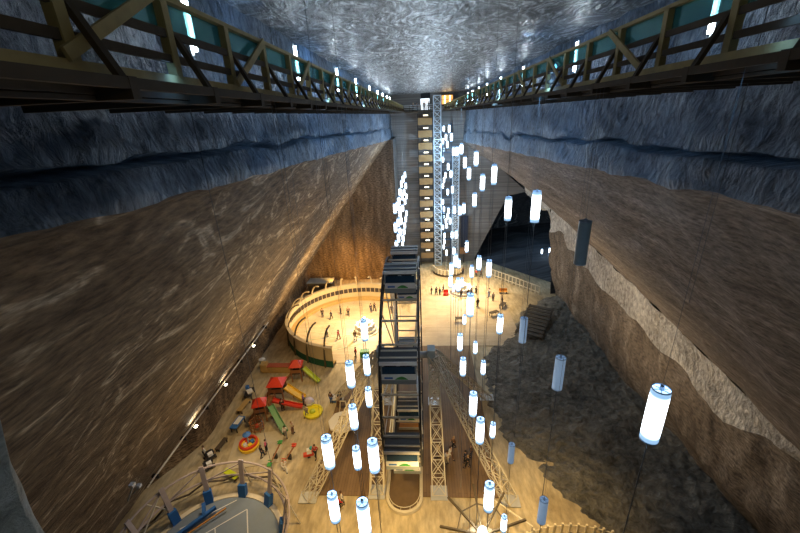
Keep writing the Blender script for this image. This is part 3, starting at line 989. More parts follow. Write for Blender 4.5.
M_LAN = lantern_mat('lit_lantern_glow', (0.86, 0.94, 1.0), (0.38, 0.66, 1.0), 0.8, 0.09)
M_LANPALE = mat('unlit_lantern_fill', (0.5, 0.62, 0.75), 0.35, var=0.1, emit=(0.42, 0.62, 0.9), strength=0.3)  # unlit shades; faint emission stands in for light from neighbouring lanterns
M_LANOFF = mat('unlit_lantern_shade', (0.30, 0.44, 0.55), 0.35, var=0.1)
M_CAP = mat('blue_grey_cap', (0.42, 0.54, 0.70), 0.4, 0.1)
M_LANTOP = mat('lantern_top_glow', (0.5, 0.6, 0.75), 0.4, emit=(0.5, 0.75, 1.0), strength=1.7)
M_CORD = mat('steel_cable', (0.12, 0.13, 0.14), 0.5)
LANTERNS = [
    (4.5, 6.15, 28.27, 1, 'big bright tube lantern with blue ends beside the brown right wall', 'lanterns over the dark rock'),
    (4.5, 10.52, 30.41, 0, 'unlit grey-blue tube lantern hanging against the pitted pale ledge', 'lanterns over the dark rock'),
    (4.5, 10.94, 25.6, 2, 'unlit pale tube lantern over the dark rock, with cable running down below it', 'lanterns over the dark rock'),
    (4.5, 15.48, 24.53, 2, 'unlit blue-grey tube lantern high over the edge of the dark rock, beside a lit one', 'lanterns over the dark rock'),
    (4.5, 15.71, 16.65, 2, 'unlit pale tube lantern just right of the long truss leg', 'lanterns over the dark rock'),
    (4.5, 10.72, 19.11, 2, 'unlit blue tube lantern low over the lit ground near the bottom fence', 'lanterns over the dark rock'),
    (4.5, 15.25, 30.36, 1, 'lit tube lantern seventh from the top along the pale right ledge', 'lanterns along the right ledge'),
    (4.5, 20.1, 29.14, 1, 'lit tube lantern eighth from the top along the pale right ledge', 'lanterns along the right ledge'),
    (4.5, 24.61, 30.27, 1, 'lit tube lantern fourth from the top along the pale right ledge', 'lanterns along the right ledge'),
    (4.5, 29.13, 29.02, 1, 'lit tube lantern fifth from the top along the pale right ledge', 'lanterns along the right ledge'),
    (4.5, 33.21, 26.85, 1, 'lit tube lantern sixth from the top along the pale right ledge', 'lanterns along the right ledge'),
    (4.5, 37.69, 28.47, 1, 'lit tube lantern third from the top along the pale right ledge', 'lanterns along the right ledge'),
    (4.5, 32.99, 30.35, 1, 'lit tube lantern first from the top along the pale right ledge', 'lanterns along the right ledge'),
    (4.5, 41.39, 29.07, 1, 'lit tube lantern second from the top along the pale right ledge', 'lanterns along the right ledge'),
    (4.5, 20.35, 21.99, 1, 'lit tube lantern left of an unlit blue-grey one over the dark rock', 'lanterns over the dark rock'),
    (4.5, 24.83, 23.79, 1, 'lit tube lantern fourth from the top in the cluster over the bright plaza', 'lanterns over the plaza'),
    (4.5, 29.44, 22.41, 1, 'lit tube lantern second from the top in the cluster over the bright plaza', 'lanterns over the plaza'),
    (4.5, 33.69, 19.88, 1, 'lit tube lantern sixth from the top in the cluster over the bright plaza', 'lanterns over the plaza'),
    (2.88, 32.6, 21.46, 1, 'lit tube lantern first from the top in the cluster over the bright plaza', 'lanterns over the plaza'),
    (4.5, 46.22, 15.79, 1, 'lit tube lantern third from the top in the cluster over the bright plaza', 'lanterns over the plaza'),
    (2.96, 31.0, 19.78, 1, 'lit tube lantern ninth from the top in the cluster over the bright plaza', 'lanterns over the plaza'),
    (4.5, 42.18, 14.91, 1, 'lit tube lantern eighth from the top in the cluster over the bright plaza', 'lanterns over the plaza'),
    (2.32, 17.56, 24.78, 1, 'lit tube lantern eleventh from the top in the cluster over the bright plaza', 'lanterns over the plaza'),
    (4.5, 38.87, 11.7, 1, 'lit tube lantern twelfth from the top in the cluster over the bright plaza', 'lanterns over the plaza'),
    (2.63, 34.67, 19.78, 1, 'lit tube lantern fifth from the top in the cluster over the bright plaza', 'lanterns over the plaza'),
    (2.52, 33.8, 18.88, 1, 'lit tube lantern seventh from the top in the cluster over the bright plaza', 'lanterns over the plaza'),
    (4.5, 54.63, 8.35, 1, 'lit tube lantern tenth from the top in the cluster over the bright plaza', 'lanterns over the plaza'),
    (2.31, 22.19, 19.53, 1, 'lit tube lantern first from the top beside the right truss legs of the wheel', 'lanterns right of the wheel'),
    (4.5, 29.84, 13.94, 1, 'lit tube lantern second from the top beside the right truss legs of the wheel', 'lanterns right of the wheel'),
    (2.26, 19.75, 19.34, 1, 'lit tube lantern third from the top beside the right truss legs of the wheel', 'lanterns right of the wheel'),
    (4.5, 25.31, 15.11, 1, 'lit tube lantern fourth from the top beside the right truss legs of the wheel', 'lanterns right of the wheel'),
    (2.1, 13.98, 21.56, 1, 'lit tube lantern fifth from the top beside the right truss legs of the wheel', 'lanterns right of the wheel'),
    (2.21, 12.53, 21.43, 1, 'lit tube lantern sixth from the top beside the right truss legs of the wheel', 'lanterns right of the wheel'),
    (4.5, 20.59, 13.39, 1, 'lit tube lantern seventh from the top beside the right truss legs of the wheel', 'lanterns right of the wheel'),
    (2.13, 9.7, 21.19, 1, 'lit tube lantern eighth from the top beside the right truss legs of the wheel', 'lanterns right of the wheel'),
    (4.5, 15.97, 10.63, 1, 'lit tube lantern ninth from the top beside the right truss legs of the wheel', 'lanterns right of the wheel'),
    (-3.3, 13.41, 23.67, 1, 'lit tube lantern third from the top on the left side of the wheel', 'lanterns left of the wheel'),
    (-3.3, 17.38, 21.23, 1, 'lit tube lantern second from the top on the left side of the wheel', 'lanterns left of the wheel'),
    (-3.3, 17.11, 19.25, 1, 'lit tube lantern fourth from the top on the left side of the wheel', 'lanterns left of the wheel'),
    (-3.3, 13.13, 21.57, 1, 'lit tube lantern fifth from the top on the left side of the wheel', 'lanterns left of the wheel'),
    (-3.3, 9.22, 23.79, 1, 'lit tube lantern sixth from the top on the left side of the wheel', 'lanterns left of the wheel'),
    (-3.3, 12.91, 19.36, 1, 'lit tube lantern seventh from the top on the left side of the wheel', 'lanterns left of the wheel'),
    (-1.78, 9.14, 23.74, 1, 'lit tube lantern eighth from the top on the left side of the wheel', 'lanterns left of the wheel'),
    (-3.3, 8.97, 21.51, 1, 'lit tube lantern ninth from the top on the left side of the wheel', 'lanterns left of the wheel'),
    (-1.84, 7.2, 23.58, 1, 'lit tube lantern tenth from the top on the left side of the wheel', 'lanterns left of the wheel'),
    (-3.3, 17.62, 23.34, 1, 'lit tube lantern first from the top on the left side of the wheel', 'lanterns left of the wheel'),
    (29.19, 85.2, 3.22, 1, 'tiny lit tube lantern first from the top inside the dark side chamber', 'lanterns in the side chamber'),
    (29.71, 85.2, 4.07, 1, 'tiny lit tube lantern second from the top inside the dark side chamber', 'lanterns in the side chamber'),
    (27.47, 85.2, 3.01, 1, 'tiny lit tube lantern third from the top inside the dark side chamber', 'lanterns in the side chamber'),
    (-3.3, 73.82, 23.36, 1, 'lit tube lantern first from the top in the stream left of the stair tower', 'lantern stream left of the stair tower'),
    (-3.3, 65.65, 23.85, 1, 'lit tube lantern second from the top in the stream left of the stair tower', 'lantern stream left of the stair tower'),
    (-3.3, 60.28, 23.91, 1, 'lit tube lantern third from the top in the stream left of the stair tower', 'lantern stream left of the stair tower'),
    (-3.3, 75.54, 20.98, 1, 'lit tube lantern fourth from the top in the stream left of the stair tower', 'lantern stream left of the stair tower'),
    (-3.3, 67.29, 21.32, 1, 'lit tube lantern fifth from the top in the stream left of the stair tower', 'lantern stream left of the stair tower'),
    (-3.3, 60.98, 21.77, 1, 'lit tube lantern eighth from the top in the stream left of the stair tower', 'lantern stream left of the stair tower'),
    (-3.3, 55.36, 23.55, 1, 'lit tube lantern sixth from the top in the stream left of the stair tower', 'lantern stream left of the stair tower'),
    (-3.3, 52.03, 22.95, 1, 'lit tube lantern ninth from the top in the stream left of the stair tower', 'lantern stream left of the stair tower'),
    (-3.3, 76.0, 18.81, 1, 'lit tube lantern seventh from the top in the stream left of the stair tower', 'lantern stream left of the stair tower'),
    (-3.3, 69.63, 19.12, 1, 'lit tube lantern tenth from the top in the stream left of the stair tower', 'lantern stream left of the stair tower'),
    (-3.3, 61.25, 19.83, 1, 'lit tube lantern twelfth from the top in the stream left of the stair tower', 'lantern stream left of the stair tower'),
    (-3.3, 43.8, 23.84, 1, 'lit tube lantern thirteenth from the top in the stream left of the stair tower', 'lantern stream left of the stair tower'),
    (-3.3, 48.49, 23.05, 1, 'lit tube lantern eleventh from the top in the stream left of the stair tower', 'lantern stream left of the stair tower'),
    (-3.3, 52.48, 21.63, 1, 'lit tube lantern fourteenth from the top in the stream left of the stair tower', 'lantern stream left of the stair tower'),
    (-3.3, 74.03, 15.82, 1, 'lit tube lantern fifteenth from the top in the stream left of the stair tower', 'lantern stream left of the stair tower'),
    (-3.3, 70.09, 15.68, 1, 'lit tube lantern seventeenth from the top in the stream left of the stair tower', 'lantern stream left of the stair tower'),
    (-3.3, 65.39, 15.81, 1, 'lit tube lantern twentieth from the top in the stream left of the stair tower', 'lantern stream left of the stair tower'),
    (-3.3, 61.86, 15.67, 1, 'lit tube lantern twenty-second from the top in the stream left of the stair tower', 'lantern stream left of the stair tower'),
    (-3.3, 57.99, 15.66, 1, 'lit tube lantern twenty-fifth from the top in the stream left of the stair tower', 'lantern stream left of the stair tower'),
    (-3.3, 55.93, 15.34, 1, 'lit tube lantern twenty-sixth from the top in the stream left of the stair tower', 'lantern stream left of the stair tower'),
    (-3.3, 53.14, 20.94, 1, 'lit tube lantern sixteenth from the top in the stream left of the stair tower', 'lantern stream left of the stair tower'),
    (-3.3, 54.73, 19.41, 1, 'lit tube lantern eighteenth from the top in the stream left of the stair tower', 'lantern stream left of the stair tower'),
    (-3.3, 48.76, 20.81, 1, 'lit tube lantern nineteenth from the top in the stream left of the stair tower', 'lantern stream left of the stair tower'),
    (-3.3, 43.3, 21.69, 1, 'lit tube lantern twenty-first from the top in the stream left of the stair tower', 'lantern stream left of the stair tower'),
    (-3.3, 51.29, 18.78, 1, 'lit tube lantern twenty-third from the top in the stream left of the stair tower', 'lantern stream left of the stair tower'),
    (-3.3, 47.65, 19.01, 1, 'lit tube lantern twenty-fourth from the top in the stream left of the stair tower', 'lantern stream left of the stair tower'),
    (-3.3, 43.53, 19.37, 1, 'lit tube lantern twenty-seventh from the top in the stream left of the stair tower', 'lantern stream left of the stair tower'),
    (4.5, 81.39, 31.05, 1, 'lit tube lantern first from the top among the lattice lift towers', 'lanterns among the lift towers'),
    (4.5, 65.44, 31.59, 1, 'lit tube lantern second from the top among the lattice lift towers', 'lanterns among the lift towers'),
    (4.5, 74.13, 29.83, 1, 'lit tube lantern third from the top among the lattice lift towers', 'lanterns among the lift towers'),
    (4.5, 60.58, 30.56, 1, 'lit tube lantern fourth from the top among the lattice lift towers', 'lanterns among the lift towers'),
    (4.5, 84.16, 28.52, 1, 'lit tube lantern fifth from the top among the lattice lift towers', 'lanterns among the lift towers'),
    (4.5, 70.09, 28.84, 1, 'lit tube lantern sixth from the top among the lattice lift towers', 'lanterns among the lift towers'),
    (4.5, 45.29, 30.11, 1, 'lit tube lantern seventh from the top among the lattice lift towers', 'lanterns among the lift towers'),
    (4.5, 56.6, 28.84, 1, 'lit tube lantern ninth from the top among the lattice lift towers', 'lanterns among the lift towers'),
    (4.5, 51.0, 29.37, 1, 'lit tube lantern eighth from the top among the lattice lift towers', 'lanterns among the lift towers'),
    (4.5, 84.36, 24.74, 1, 'lit tube lantern tenth from the top among the lattice lift towers', 'lanterns among the lift towers'),
    (4.5, 67.8, 25.32, 1, 'lit tube lantern eleventh from the top among the lattice lift towers', 'lanterns among the lift towers'),
    (4.5, 75.6, 22.73, 1, 'lit tube lantern thirteenth from the top among the lattice lift towers', 'lanterns among the lift towers'),
    (4.5, 80.75, 20.99, 1, 'lit tube lantern fourteenth from the top among the lattice lift towers', 'lanterns among the lift towers'),
    (4.5, 61.16, 25.04, 1, 'lit tube lantern twelfth from the top among the lattice lift towers', 'lanterns among the lift towers'),
    (4.5, 84.6, 19.09, 1, 'lit tube lantern fifteenth from the top among the lattice lift towers', 'lanterns among the lift towers'),
    (4.5, 68.7, 20.79, 1, 'lit tube lantern seventeenth from the top among the lattice lift towers', 'lanterns among the lift towers'),
    (4.5, 57.91, 23.21, 1, 'lit tube lantern sixteenth from the top among the lattice lift towers', 'lanterns among the lift towers'),
    (4.5, 84.84, 15.48, 1, 'lit tube lantern eighteenth from the top among the lattice lift towers', 'lanterns among the lift towers'),
    (4.5, 45.95, 22.85, 1, 'lit tube lantern twenty-second from the top among the lattice lift towers', 'lanterns among the lift towers'),
    (4.5, 41.72, 24.09, 1, 'lit tube lantern nineteenth from the top among the lattice lift towers', 'lanterns among the lift towers'),
    (4.5, 53.93, 21.04, 1, 'lit tube lantern twenty-first from the top among the lattice lift towers', 'lanterns among the lift towers'),
    (4.5, 81.0, 14.8, 1, 'lit tube lantern twentieth from the top among the lattice lift towers', 'lanterns among the lift towers'),
    (4.5, 66.63, 17.81, 1, 'lit tube lantern twenty-third from the top among the lattice lift towers', 'lanterns among the lift towers'),
    (4.5, 68.44, 16.43, 1, 'lit tube lantern twenty-fourth from the top among the lattice lift towers', 'lanterns among the lift towers'),
    (4.5, 73.85, 14.04, 1, 'lit tube lantern twenty-fifth from the top among the lattice lift towers', 'lanterns among the lift towers'),
    (4.5, 85.04, 9.57, 1, 'lit tube lantern twenty-eighth from the top among the lattice lift towers', 'lanterns among the lift towers'),
    (4.5, 72.28, 13.57, 1, 'lit tube lantern twenty-seventh from the top among the lattice lift towers', 'lanterns among the lift towers'),
    (4.5, 62.35, 17.13, 1, 'lit tube lantern twenty-sixth from the top among the lattice lift towers', 'lanterns among the lift towers'),
    (4.5, 58.25, 15.98, 1, 'lit tube lantern thirtieth from the top among the lattice lift towers', 'lanterns among the lift towers'),
    (4.5, 50.62, 18.36, 1, 'lit tube lantern twenty-ninth from the top among the lattice lift towers', 'lanterns among the lift towers'),
    (4.5, 79.08, 9.42, 1, 'lit tube lantern thirty-first from the top among the lattice lift towers', 'lanterns among the lift towers'),
    (4.5, 79.85, 7.8, 1, 'lit tube lantern thirty-second from the top among the lattice lift towers', 'lanterns among the lift towers'),
    (4.5, 81.86, 5.96, 1, 'lit tube lantern thirty-third from the top among the lattice lift towers', 'lanterns among the lift towers'),
    (4.5, 72.06, 8.02, 1, 'lit tube lantern thirty-sixth from the top among the lattice lift towers', 'lanterns among the lift towers'),
    (4.5, 54.2, 14.7, 1, 'lit tube lantern thirty-fifth from the top among the lattice lift towers', 'lanterns among the lift towers'),
    (4.5, 38.14, 20.87, 1, 'lit tube lantern thirty-fourth from the top among the lattice lift towers', 'lanterns among the lift towers'),
]

protos = {}
cord_me = None
for (x, y, z, lit, lab, grp) in LANTERNS:
    if lit not in protos:
        t = thing('pendant_lantern', lab, 'lantern', (x, y, z), 0, grp)
        m = MB()
        m.lathe([(0.165, -0.63), (0.168, -0.61), (0.168, 0.61), (0.165, 0.63)], n=18)
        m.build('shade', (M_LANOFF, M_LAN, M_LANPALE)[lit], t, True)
        m = MB()
        m.lathe([(0.172, 0.615), (0.172, 0.635), (0.155, 0.635), (0.155, 0.615), (0.172, 0.615)], n=18)
        for a in (0, PI / 3, 2 * PI / 3):
            m.bar((0.165 * math.cos(a), 0.165 * math.sin(a), 0.62), (-0.165 * math.cos(a), -0.165 * math.sin(a), 0.62), 0.012)
        m.lathe([(0.001, 0.6), (0.04, 0.6), (0.04, 0.70), (0.001, 0.70)], n=8)
        m.build('cap', M_CAP, t)
        m = MB()
        m.lathe([(0.001, 0.585), (0.160, 0.585)], n=18)
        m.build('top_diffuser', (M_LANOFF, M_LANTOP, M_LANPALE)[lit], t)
        m = MB()
        m.lathe([(0.172, -0.645), (0.172, -0.615), (0.15, -0.615), (0.15, -0.645), (0.172, -0.645)], n=18)
        m.build('bottom_ring', M_CAP, t)
        m = MB()
        m.tube([(0, 0, 0), (0, 0, 1)], 0.0045, 4)
        m.build('cable', M_CORD, t, loc=(0, 0, 0.65))
        protos[lit] = t
    else:
        t = copy_tree(protos[lit])
        t.location = (x, y, z)
        t['label'] = lab
        t['group'] = grp
    top = 18.9 if x > 20 else (34.45 if abs(x) > 3.1 else ZC + 0.03)
    for ch in t.children:
        if ch.name.startswith('cable'):
            ch.scale = (1, 1, top - z - 0.65)
    if lab.startswith(('big bright', 'unlit pale tube lantern over')):
        m = MB()
        n_ = 10.0 if lit == 1 else 6.0
        m.tube([(0, 0, -0.63), (0.02, 0.05, -0.63 - n_ / 2), (0.05, 0.1, -0.63 - n_)], 0.014, 5)
        m.build('lower_cable', M_CORD, t)

# ------------------------------------------------------------ big observation wheel
WX, WY, WZ, WR = -2.05, 32.3, 11.5, 9.9
wheel = thing('ferris_wheel', 'big grey steel ferris wheel with boxy cabins standing in the middle of the floor', 'ferris wheel', (WX, WY, 0))
for sx in (-1, 1):
    m = MB()
    x = sx * 1.5
    for r, w in ((WR, 0.16), (WR - 1.0, 0.10)):
        n_ = 64
        for i in range(n_):
            a, b_ = 2 * PI * i / n_, 2 * PI * (i + 1) / n_
            m.bar((x, -r * math.sin(a), WZ + r * math.cos(a)), (x, -r * math.sin(b_), WZ + r * math.cos(b_)), w, w, up=(1, 0, 0))
    for i in range(48):
        a, b_ = 2 * PI * i / 48, 2 * PI * (i + 0.5) / 48
        m.bar((x, -WR * math.sin(a), WZ + WR * math.cos(a)), (x, -(WR - 1) * math.sin(b_), WZ + (WR - 1) * math.cos(b_)), 0.07)
    m.build('rim', M_BLACK, wheel)
    for i in range(16):
        a = 2 * PI * (i + 0.5) / 16
        MB().bar((sx * 0.9, -0.5 * math.sin(a), WZ + 0.5 * math.cos(a)), (x, -(WR - 1) * math.sin(a), WZ + (WR - 1) * math.cos(a)), 0.08).build('spoke', M_STEEL, wheel)
for i in range(32):
    a = 2 * PI * (i + 0.5) / 32
    r = WR - 0.3
    m = MB()
    m.bar((-1.5, -r * math.sin(a), WZ + r * math.cos(a)), (1.5, -r * math.sin(a), WZ + r * math.cos(a)), 0.13)
    m.build('crossbar', M_STEELW, wheel)
m = MB()
m.tube([(-2.6, 0, WZ), (2.6, 0, WZ)], 0.35, 14)
m.build('axle', M_STEEL, wheel, True)
for sx in (-1, 1):
    m = MB()
    m.lathe([(0.01, -0.15), (0.9, -0.15), (0.9, 0.15), (0.01, 0.15)], n=18)
    m.v = [(sx * 0.9 + p[2], p[0], WZ + p[1]) for p in m.v]
    m.build('hub', M_BLACK, wheel)
    m = MB()
    m.box((sx * 2.55, -0.1, WZ + 0.1), (0.75, 1.1, 1.5))
    m.build('bearing_box', mat('blue_grey_plate', (0.30, 0.38, 0.42), 0.5), wheel)
M_ROOF = mat('dark_cabin_roof', (0.05, 0.055, 0.06), 0.5)
M_CABG = mat('grey_cabin_panel', (0.22, 0.25, 0.26), 0.5)
M_NAVY = mat('dark_blue_window', (0.02, 0.05, 0.10), 0.15)
M_GREEN = mat('green_paint', (0.05, 0.30, 0.06), 0.5)
M_BLUEP = mat('blue_paint', (0.04, 0.16, 0.48), 0.5)
first = None
for i in range(8):
    a = 2 * PI * i / 8 + math.radians(15)
    loc = (0, -WR * math.sin(a), WZ + WR * math.cos(a))
    if first is None:
        m = MB()
        m.box((0, 0, -0.75), (2.6, 1.7, 0.45))
        m.box((0, 0, -1.02), (2.3, 1.5, 0.1))
        for sx in (-1, 1):
            for sy in (-1, 1):
                m.box((sx * 1.24, sy * 0.8, 0.15), (0.1, 0.1, 1.6))
        first = m.build('cabin', M_CABG, wheel, loc=loc)
        m = MB()
        m.box((0, 0, 1.0), (2.75, 1.9, 0.10))
        m.build('roof', M_ROOF, first)
        m = MB()
        m.box((0, -0.97, 0.93), (2.75, 0.06, 0.30))
        m.build('roof_band', M_WHITE, first)
        for y in (-0.45, 0.45):
            m = MB()
            m.box((0, y, 1.08), (2.75, 0.14, 0.08))
            m.build('roof_rib', M_STEELW, first)
        for sy in (-1, 1):
            MB().box((0, sy * 0.84, 0.25), (2.4, 0.03, 0.62)).build('window', M_NAVY, first)
        for sy in (-1, 1):
            m = MB()
            m.box((0, sy * 0.86, -0.34), (2.55, 0.05, 0.48))
            m.build('sign_band', M_WHITE, first)
        m = MB()
        pts = [(-0.45 + 1.0 * k / 10, 0.27 * math.sin(PI * k / 10)) for k in range(11)]
        vs_ = [(p[0] + 0.15, -0.90, -0.54 + p[1]) for p in pts] + [(p[0] + 0.15, -0.885, -0.54 + p[1]) for p in pts]
        m.add(vs_, [tuple(range(11)), tuple(range(21, 10, -1))] + [(k, k + 11, (k + 1) % 11 + 11, (k + 1) % 11) for k in range(11)])
        m.build('hill_emblem', M_GREEN, first)
        m = MB()
        m.box((-0.75, -0.895, -0.40), (0.62, 0.02, 0.16))
        m.build('blue_emblem', M_BLUEP, first)
        m = MB()
        m.bar((-1.35, 0, 0.98), (1.35, 0, 0.98), 0.12)
        m.build('hanger_bar', M_STEEL, first)
        for sx in (-0.7, 0.5):
            m = MB()
            m.box((sx, 0.2, -0.35), (0.9, 0.5, 0.35))
            m.box((sx, 0.42, -0.05), (0.9, 0.08, 0.6))
            m.build('bench', M_BLACK, first)
    else:
        c = copy_tree(first, wheel)
        c.location = loc
# lattice legs and side stays
for sx in (-1, 1):
    MB().truss((sx * 3.0, -6.3, 0.05), (sx * 2.75, -0.3, WZ), 1.3, 1.0, 8, 0.045, up=(0, 1, 0), w2=0.9).build('lattice_leg', M_STEELW, wheel)
    MB().truss((sx * 3.0, 6.3, 0.05), (sx * 2.75, 0.3, WZ), 1.3, 1.0, 8, 0.045, up=(0, 1, 0), w2=0.9).build('lattice_leg', M_STEELW, wheel)
    for sy in (-1, 1):
        MB().truss((sx * 9.6, sy * 7.0, 0.05), (sx * 2.9, sy * 0.5, WZ), 1.25, 0.8, 9, 0.045, w2=0.9).build('side_stay', M_STEELW, wheel)
        MB().box((sx * 9.6, sy * 7.0, 0.06), (1.7, 1.2, 0.1)).build('foot_plate', M_STEEL, wheel)
    for sy in (-1, 1):
        MB().box((sx * 3.0, sy * 6.3, 0.06), (1.6, 1.5, 0.1)).build('foot_plate', M_STEEL, wheel)

# the rounded pit under the wheel and its kerb
t = thing('wheel_pit_kerb', 'pale kerb with rounded end framing the sunken bay under the ferris wheel', 'kerb', (WX - 0.3, 26.0, 0))
m = MB()
R1, R2 = 1.75, 1.5
outer = [(R1, 12)] + [(R1 * math.cos(a), -0.5 + R1 * math.sin(a)) for a in [-PI * k / 16 for k in range(17)]] + [(-R1, 12)]
inner = [(R2, 12)] + [(R2 * math.cos(a), -0.5 + R2 * math.sin(a)) for a in [-PI * k / 16 for k in range(17)]] + [(-R2, 12)]
n_ = len(outer)
vs_ = [(x, y, 0.35) for x, y in outer] + [(x, y, 0.35) for x, y in inner] + [(x, y, 0.0) for x, y in outer] + [(x, y, 0.0) for x, y in inner]
fs = []
for i in range(n_ - 1):
    fs += [(i, i + 1, n_ + i + 1, n_ + i), (2 * n_ + i, 2 * n_ + i + 1, i + 1, i), (n_ + i, n_ + i + 1, 3 * n_ + i + 1, 3 * n_ + i)]
m.add(vs_, fs)
m.build('kerb_wall', M_STEELW, t)
m = MB()
m.tube([(x * 0.98, y, 0.72) for x, y in inner], 0.035, 6)
m.build('handrail', M_STEELW, t)
for i in range(1, n_, 3):
    m = MB()
    m.tube([(inner[i][0] * 0.98, inner[i][1], 0.3), (inner[i][0] * 0.98, inner[i][1], 0.72)], 0.03, 6)
    m.build('rail_post', M_STEELW, t)
m = MB()
m.add([(x, y, 0.045) for x, y in inner], [tuple(range(n_))])
m.build('bay_floor', mat('dark_bay_floor', (0.13, 0.085, 0.045), 0.7, var=0.3, scale=1.5), t)
t = thing('boarding_mat', 'orange timber boarding platform lying under the ferris wheel', 'platform', (-2.2, 34.9, 0.05))
MB().box((0, 0, 0.1), (2.2, 1.9, 0.18)).build('boards', mat('orange_timber', (0.62, 0.28, 0.06), 0.5, var=0.2, scale=2), t)
MB().box((0, -0.98, 0.16), (2.3, 0.1, 0.28)).build('edge_strip', M_STEELW, t)

# ------------------------------------------------------------ round timber arena
AX, AY, RA = -12.0, 57.0, 11.3
arena = thing('round_arena', 'round cream timber arena with planked wall and bent ribs at the back left', 'arena', (AX, AY, 0))
A0, A1 = math.radians(62), math.radians(262)
M_CREAM = mat('cream_boards', (0.62, 0.5, 0.30), 0.55, var=0.12, scale=1.5)
m = MB()
for i in range(56):
    a0, a1 = A0 + (A1 - A0) * i / 56, A0 + (A1 - A0) * (i + 0.9) / 56
    m.lathe([(RA + 0.1, 0.9), (RA + 0.1, 3.3), (RA, 3.3), (RA, 0.0)], n=1, a0=a0, a1=a1)
m.build('wall_planks', M_CREAM, arena)
m = MB()
m.lathe([(RA - 0.03, 0.05), (RA - 0.03, 3.25)], n=60, a0=A0, a1=A1)
m.build('inner_lining', M_CREAM, arena)
m = MB()
m.lathe([(RA + 0.25, 3.3), (RA + 0.25, 3.42), (RA - 0.35, 3.42), (RA - 0.35, 3.3), (RA + 0.25, 3.3)], n=60, a0=A0, a1=A1)
m.build('cap_rail', M_CREAM, arena)
m = MB()
m.lathe([(RA + 0.16, 0.0), (RA + 0.16, 1.1), (RA + 0.11, 1.1), (RA + 0.11, 0.0)], n=40, a0=math.radians(170), a1=A1)
m.build('green_skirt', mat('dark_green_cloth', (0.01, 0.09, 0.05), 0.8), arena)
m = MB()
m.lathe([(RA - 0.05, 0.55), (RA - 1.0, 0.55), (RA - 1.0, 0.0)], n=60, a0=A0, a1=A1)
m.build('inner_bench', mat('honey_timber', (0.50, 0.33, 0.12), 0.5, var=0.2), arena)
M_PIC = mat('dark_picture_panel', (0.05, 0.035, 0.03), 0.5, var=0.5, scale=2)
pic = None
for i in range(26):
    a = math.radians(68) + math.radians(114) * i / 25
    if pic is None:
        m = MB()
        m.box((0, 0, 0), (0.06, 0.75, 0.85))
        pic = m.build('picture_panel', M_PIC, arena)
        c = pic
    else:
        c = shared(pic, 'picture_panel', None, arena, (0, 0, 0))
    c.location = ((RA - 0.09) * math.cos(a), (RA - 0.09) * math.sin(a), 1.95)
    c.rotation_euler = (0, 0, a)
M_RIB = mat('dark_bent_timber', (0.10, 0.075, 0.04), 0.6)
for i in range(13):
    a = math.radians(66) + math.radians(190) * i / 12
    rib = MB()
    pts = []
    for k in range(9):
        q = k / 8
        r = RA + 0.3 - 2.6 * q ** 2.2
        z = 5.6 * math.sin(q * PI / 2)
        pts.append((r * math.cos(a), r * math.sin(a), z))
    for p, q in zip(pts, pts[1:]):
        rib.bar(p, q, 0.22, 0.16)
    rib.build('rib', M_RIB if i > 7 else M_CREAM, arena)  # lit back ribs coloured cream, the others dark
m = MB()
for (p, q) in (((-8, -4, 0.03), (1, -2, 0.03)), ((-5, -8, 0.03), (3, -4.5, 0.03)), ((-9, -1, 0.03), (-4, -2.2, 0.03)), ((-6.5, 3.5, 0.03), (0.0, 2, 0.03))):
    m.bar(p, q, 0.16, 0.04)
m.build('floor_lines', mat('pale_green_line', (0.45, 0.55, 0.38), 0.6), arena)
m = MB()
m.lathe([(0.01, 0.0), (RA - 1, 0.0)], c=(0, 0, 0.012), n=60, a0=0, a1=2 * PI)
m.build('arena_floor', M_PALE, arena)


def round_stage(x, y, r, label):
    t = thing('round_stage', label, 'stage', (x, y, 0.03))
    m = MB()
    m.lathe([(r, 0), (r, 0.55), (r - 0.12, 0.62), (0.01, 0.62)], n=36)
    m.build('drum', M_WHITE, t)
    m = MB()
    m.lathe([(r * 0.8, 0.62), (r * 0.8, 1.35), (r * 0.72, 1.35), (r * 0.72, 0.62)], n=30)
    m.build('inner_wall', M_WHITE, t)
    m = MB()
    m.lathe([(r + 0.45, 0.0), (r + 0.45, 0.12), (r, 0.12)], n=36)
    m.build('step', M_STEELW, t)
    for i in range(9):
        a = 2 * PI * i / 9
        m = MB()
        m.tube([(r * 0.9 * math.cos(a), r * 0.9 * math.sin(a), 0.6), (r * 0.9 * math.cos(a), r * 0.9 * math.sin(a), 1.5)], 0.09, 8)
        m.build('bollard', M_WHITE, t)
    m = MB()
    m.lathe([(0.9, 0.62), (0.9, 1.7), (0.01, 1.7)], n=12)
    m.build('kiosk', mat('cream_paint', (0, 0, 0)), t)
    m = MB()
    m.lathe([(0.95, 1.7), (0.95, 1.8), (0.01, 2.1)], n=12)
    m.build('kiosk_roof', M_STEELW, t)
    m = MB()
    m.lathe([(0.22, 2.1), (0.22, 2.5), (0.01, 2.5)], n=10)
    m.build('lamp', mat('stage_lamp_glow', (1, 1, 0.9), 0.4, emit=(1, 0.95, 0.8), strength=12), t)
    return t


round_stage(-10.3, 55.9, 1.8, 'round white stage with a low ring wall inside the wooden arena')
round_stage(7.6, 70.2, 2.4, 'round white stage with a low ring wall on the bright plaza')
lamp('stage_light', 'POINT', (-10.3, 55.9, 4.2), 1500, (1, 0.95, 0.85), 0.3)
lamp('stage_light', 'POINT', (7.6, 70.2, 4.6), 2000, (1, 0.95, 0.85), 0.3)

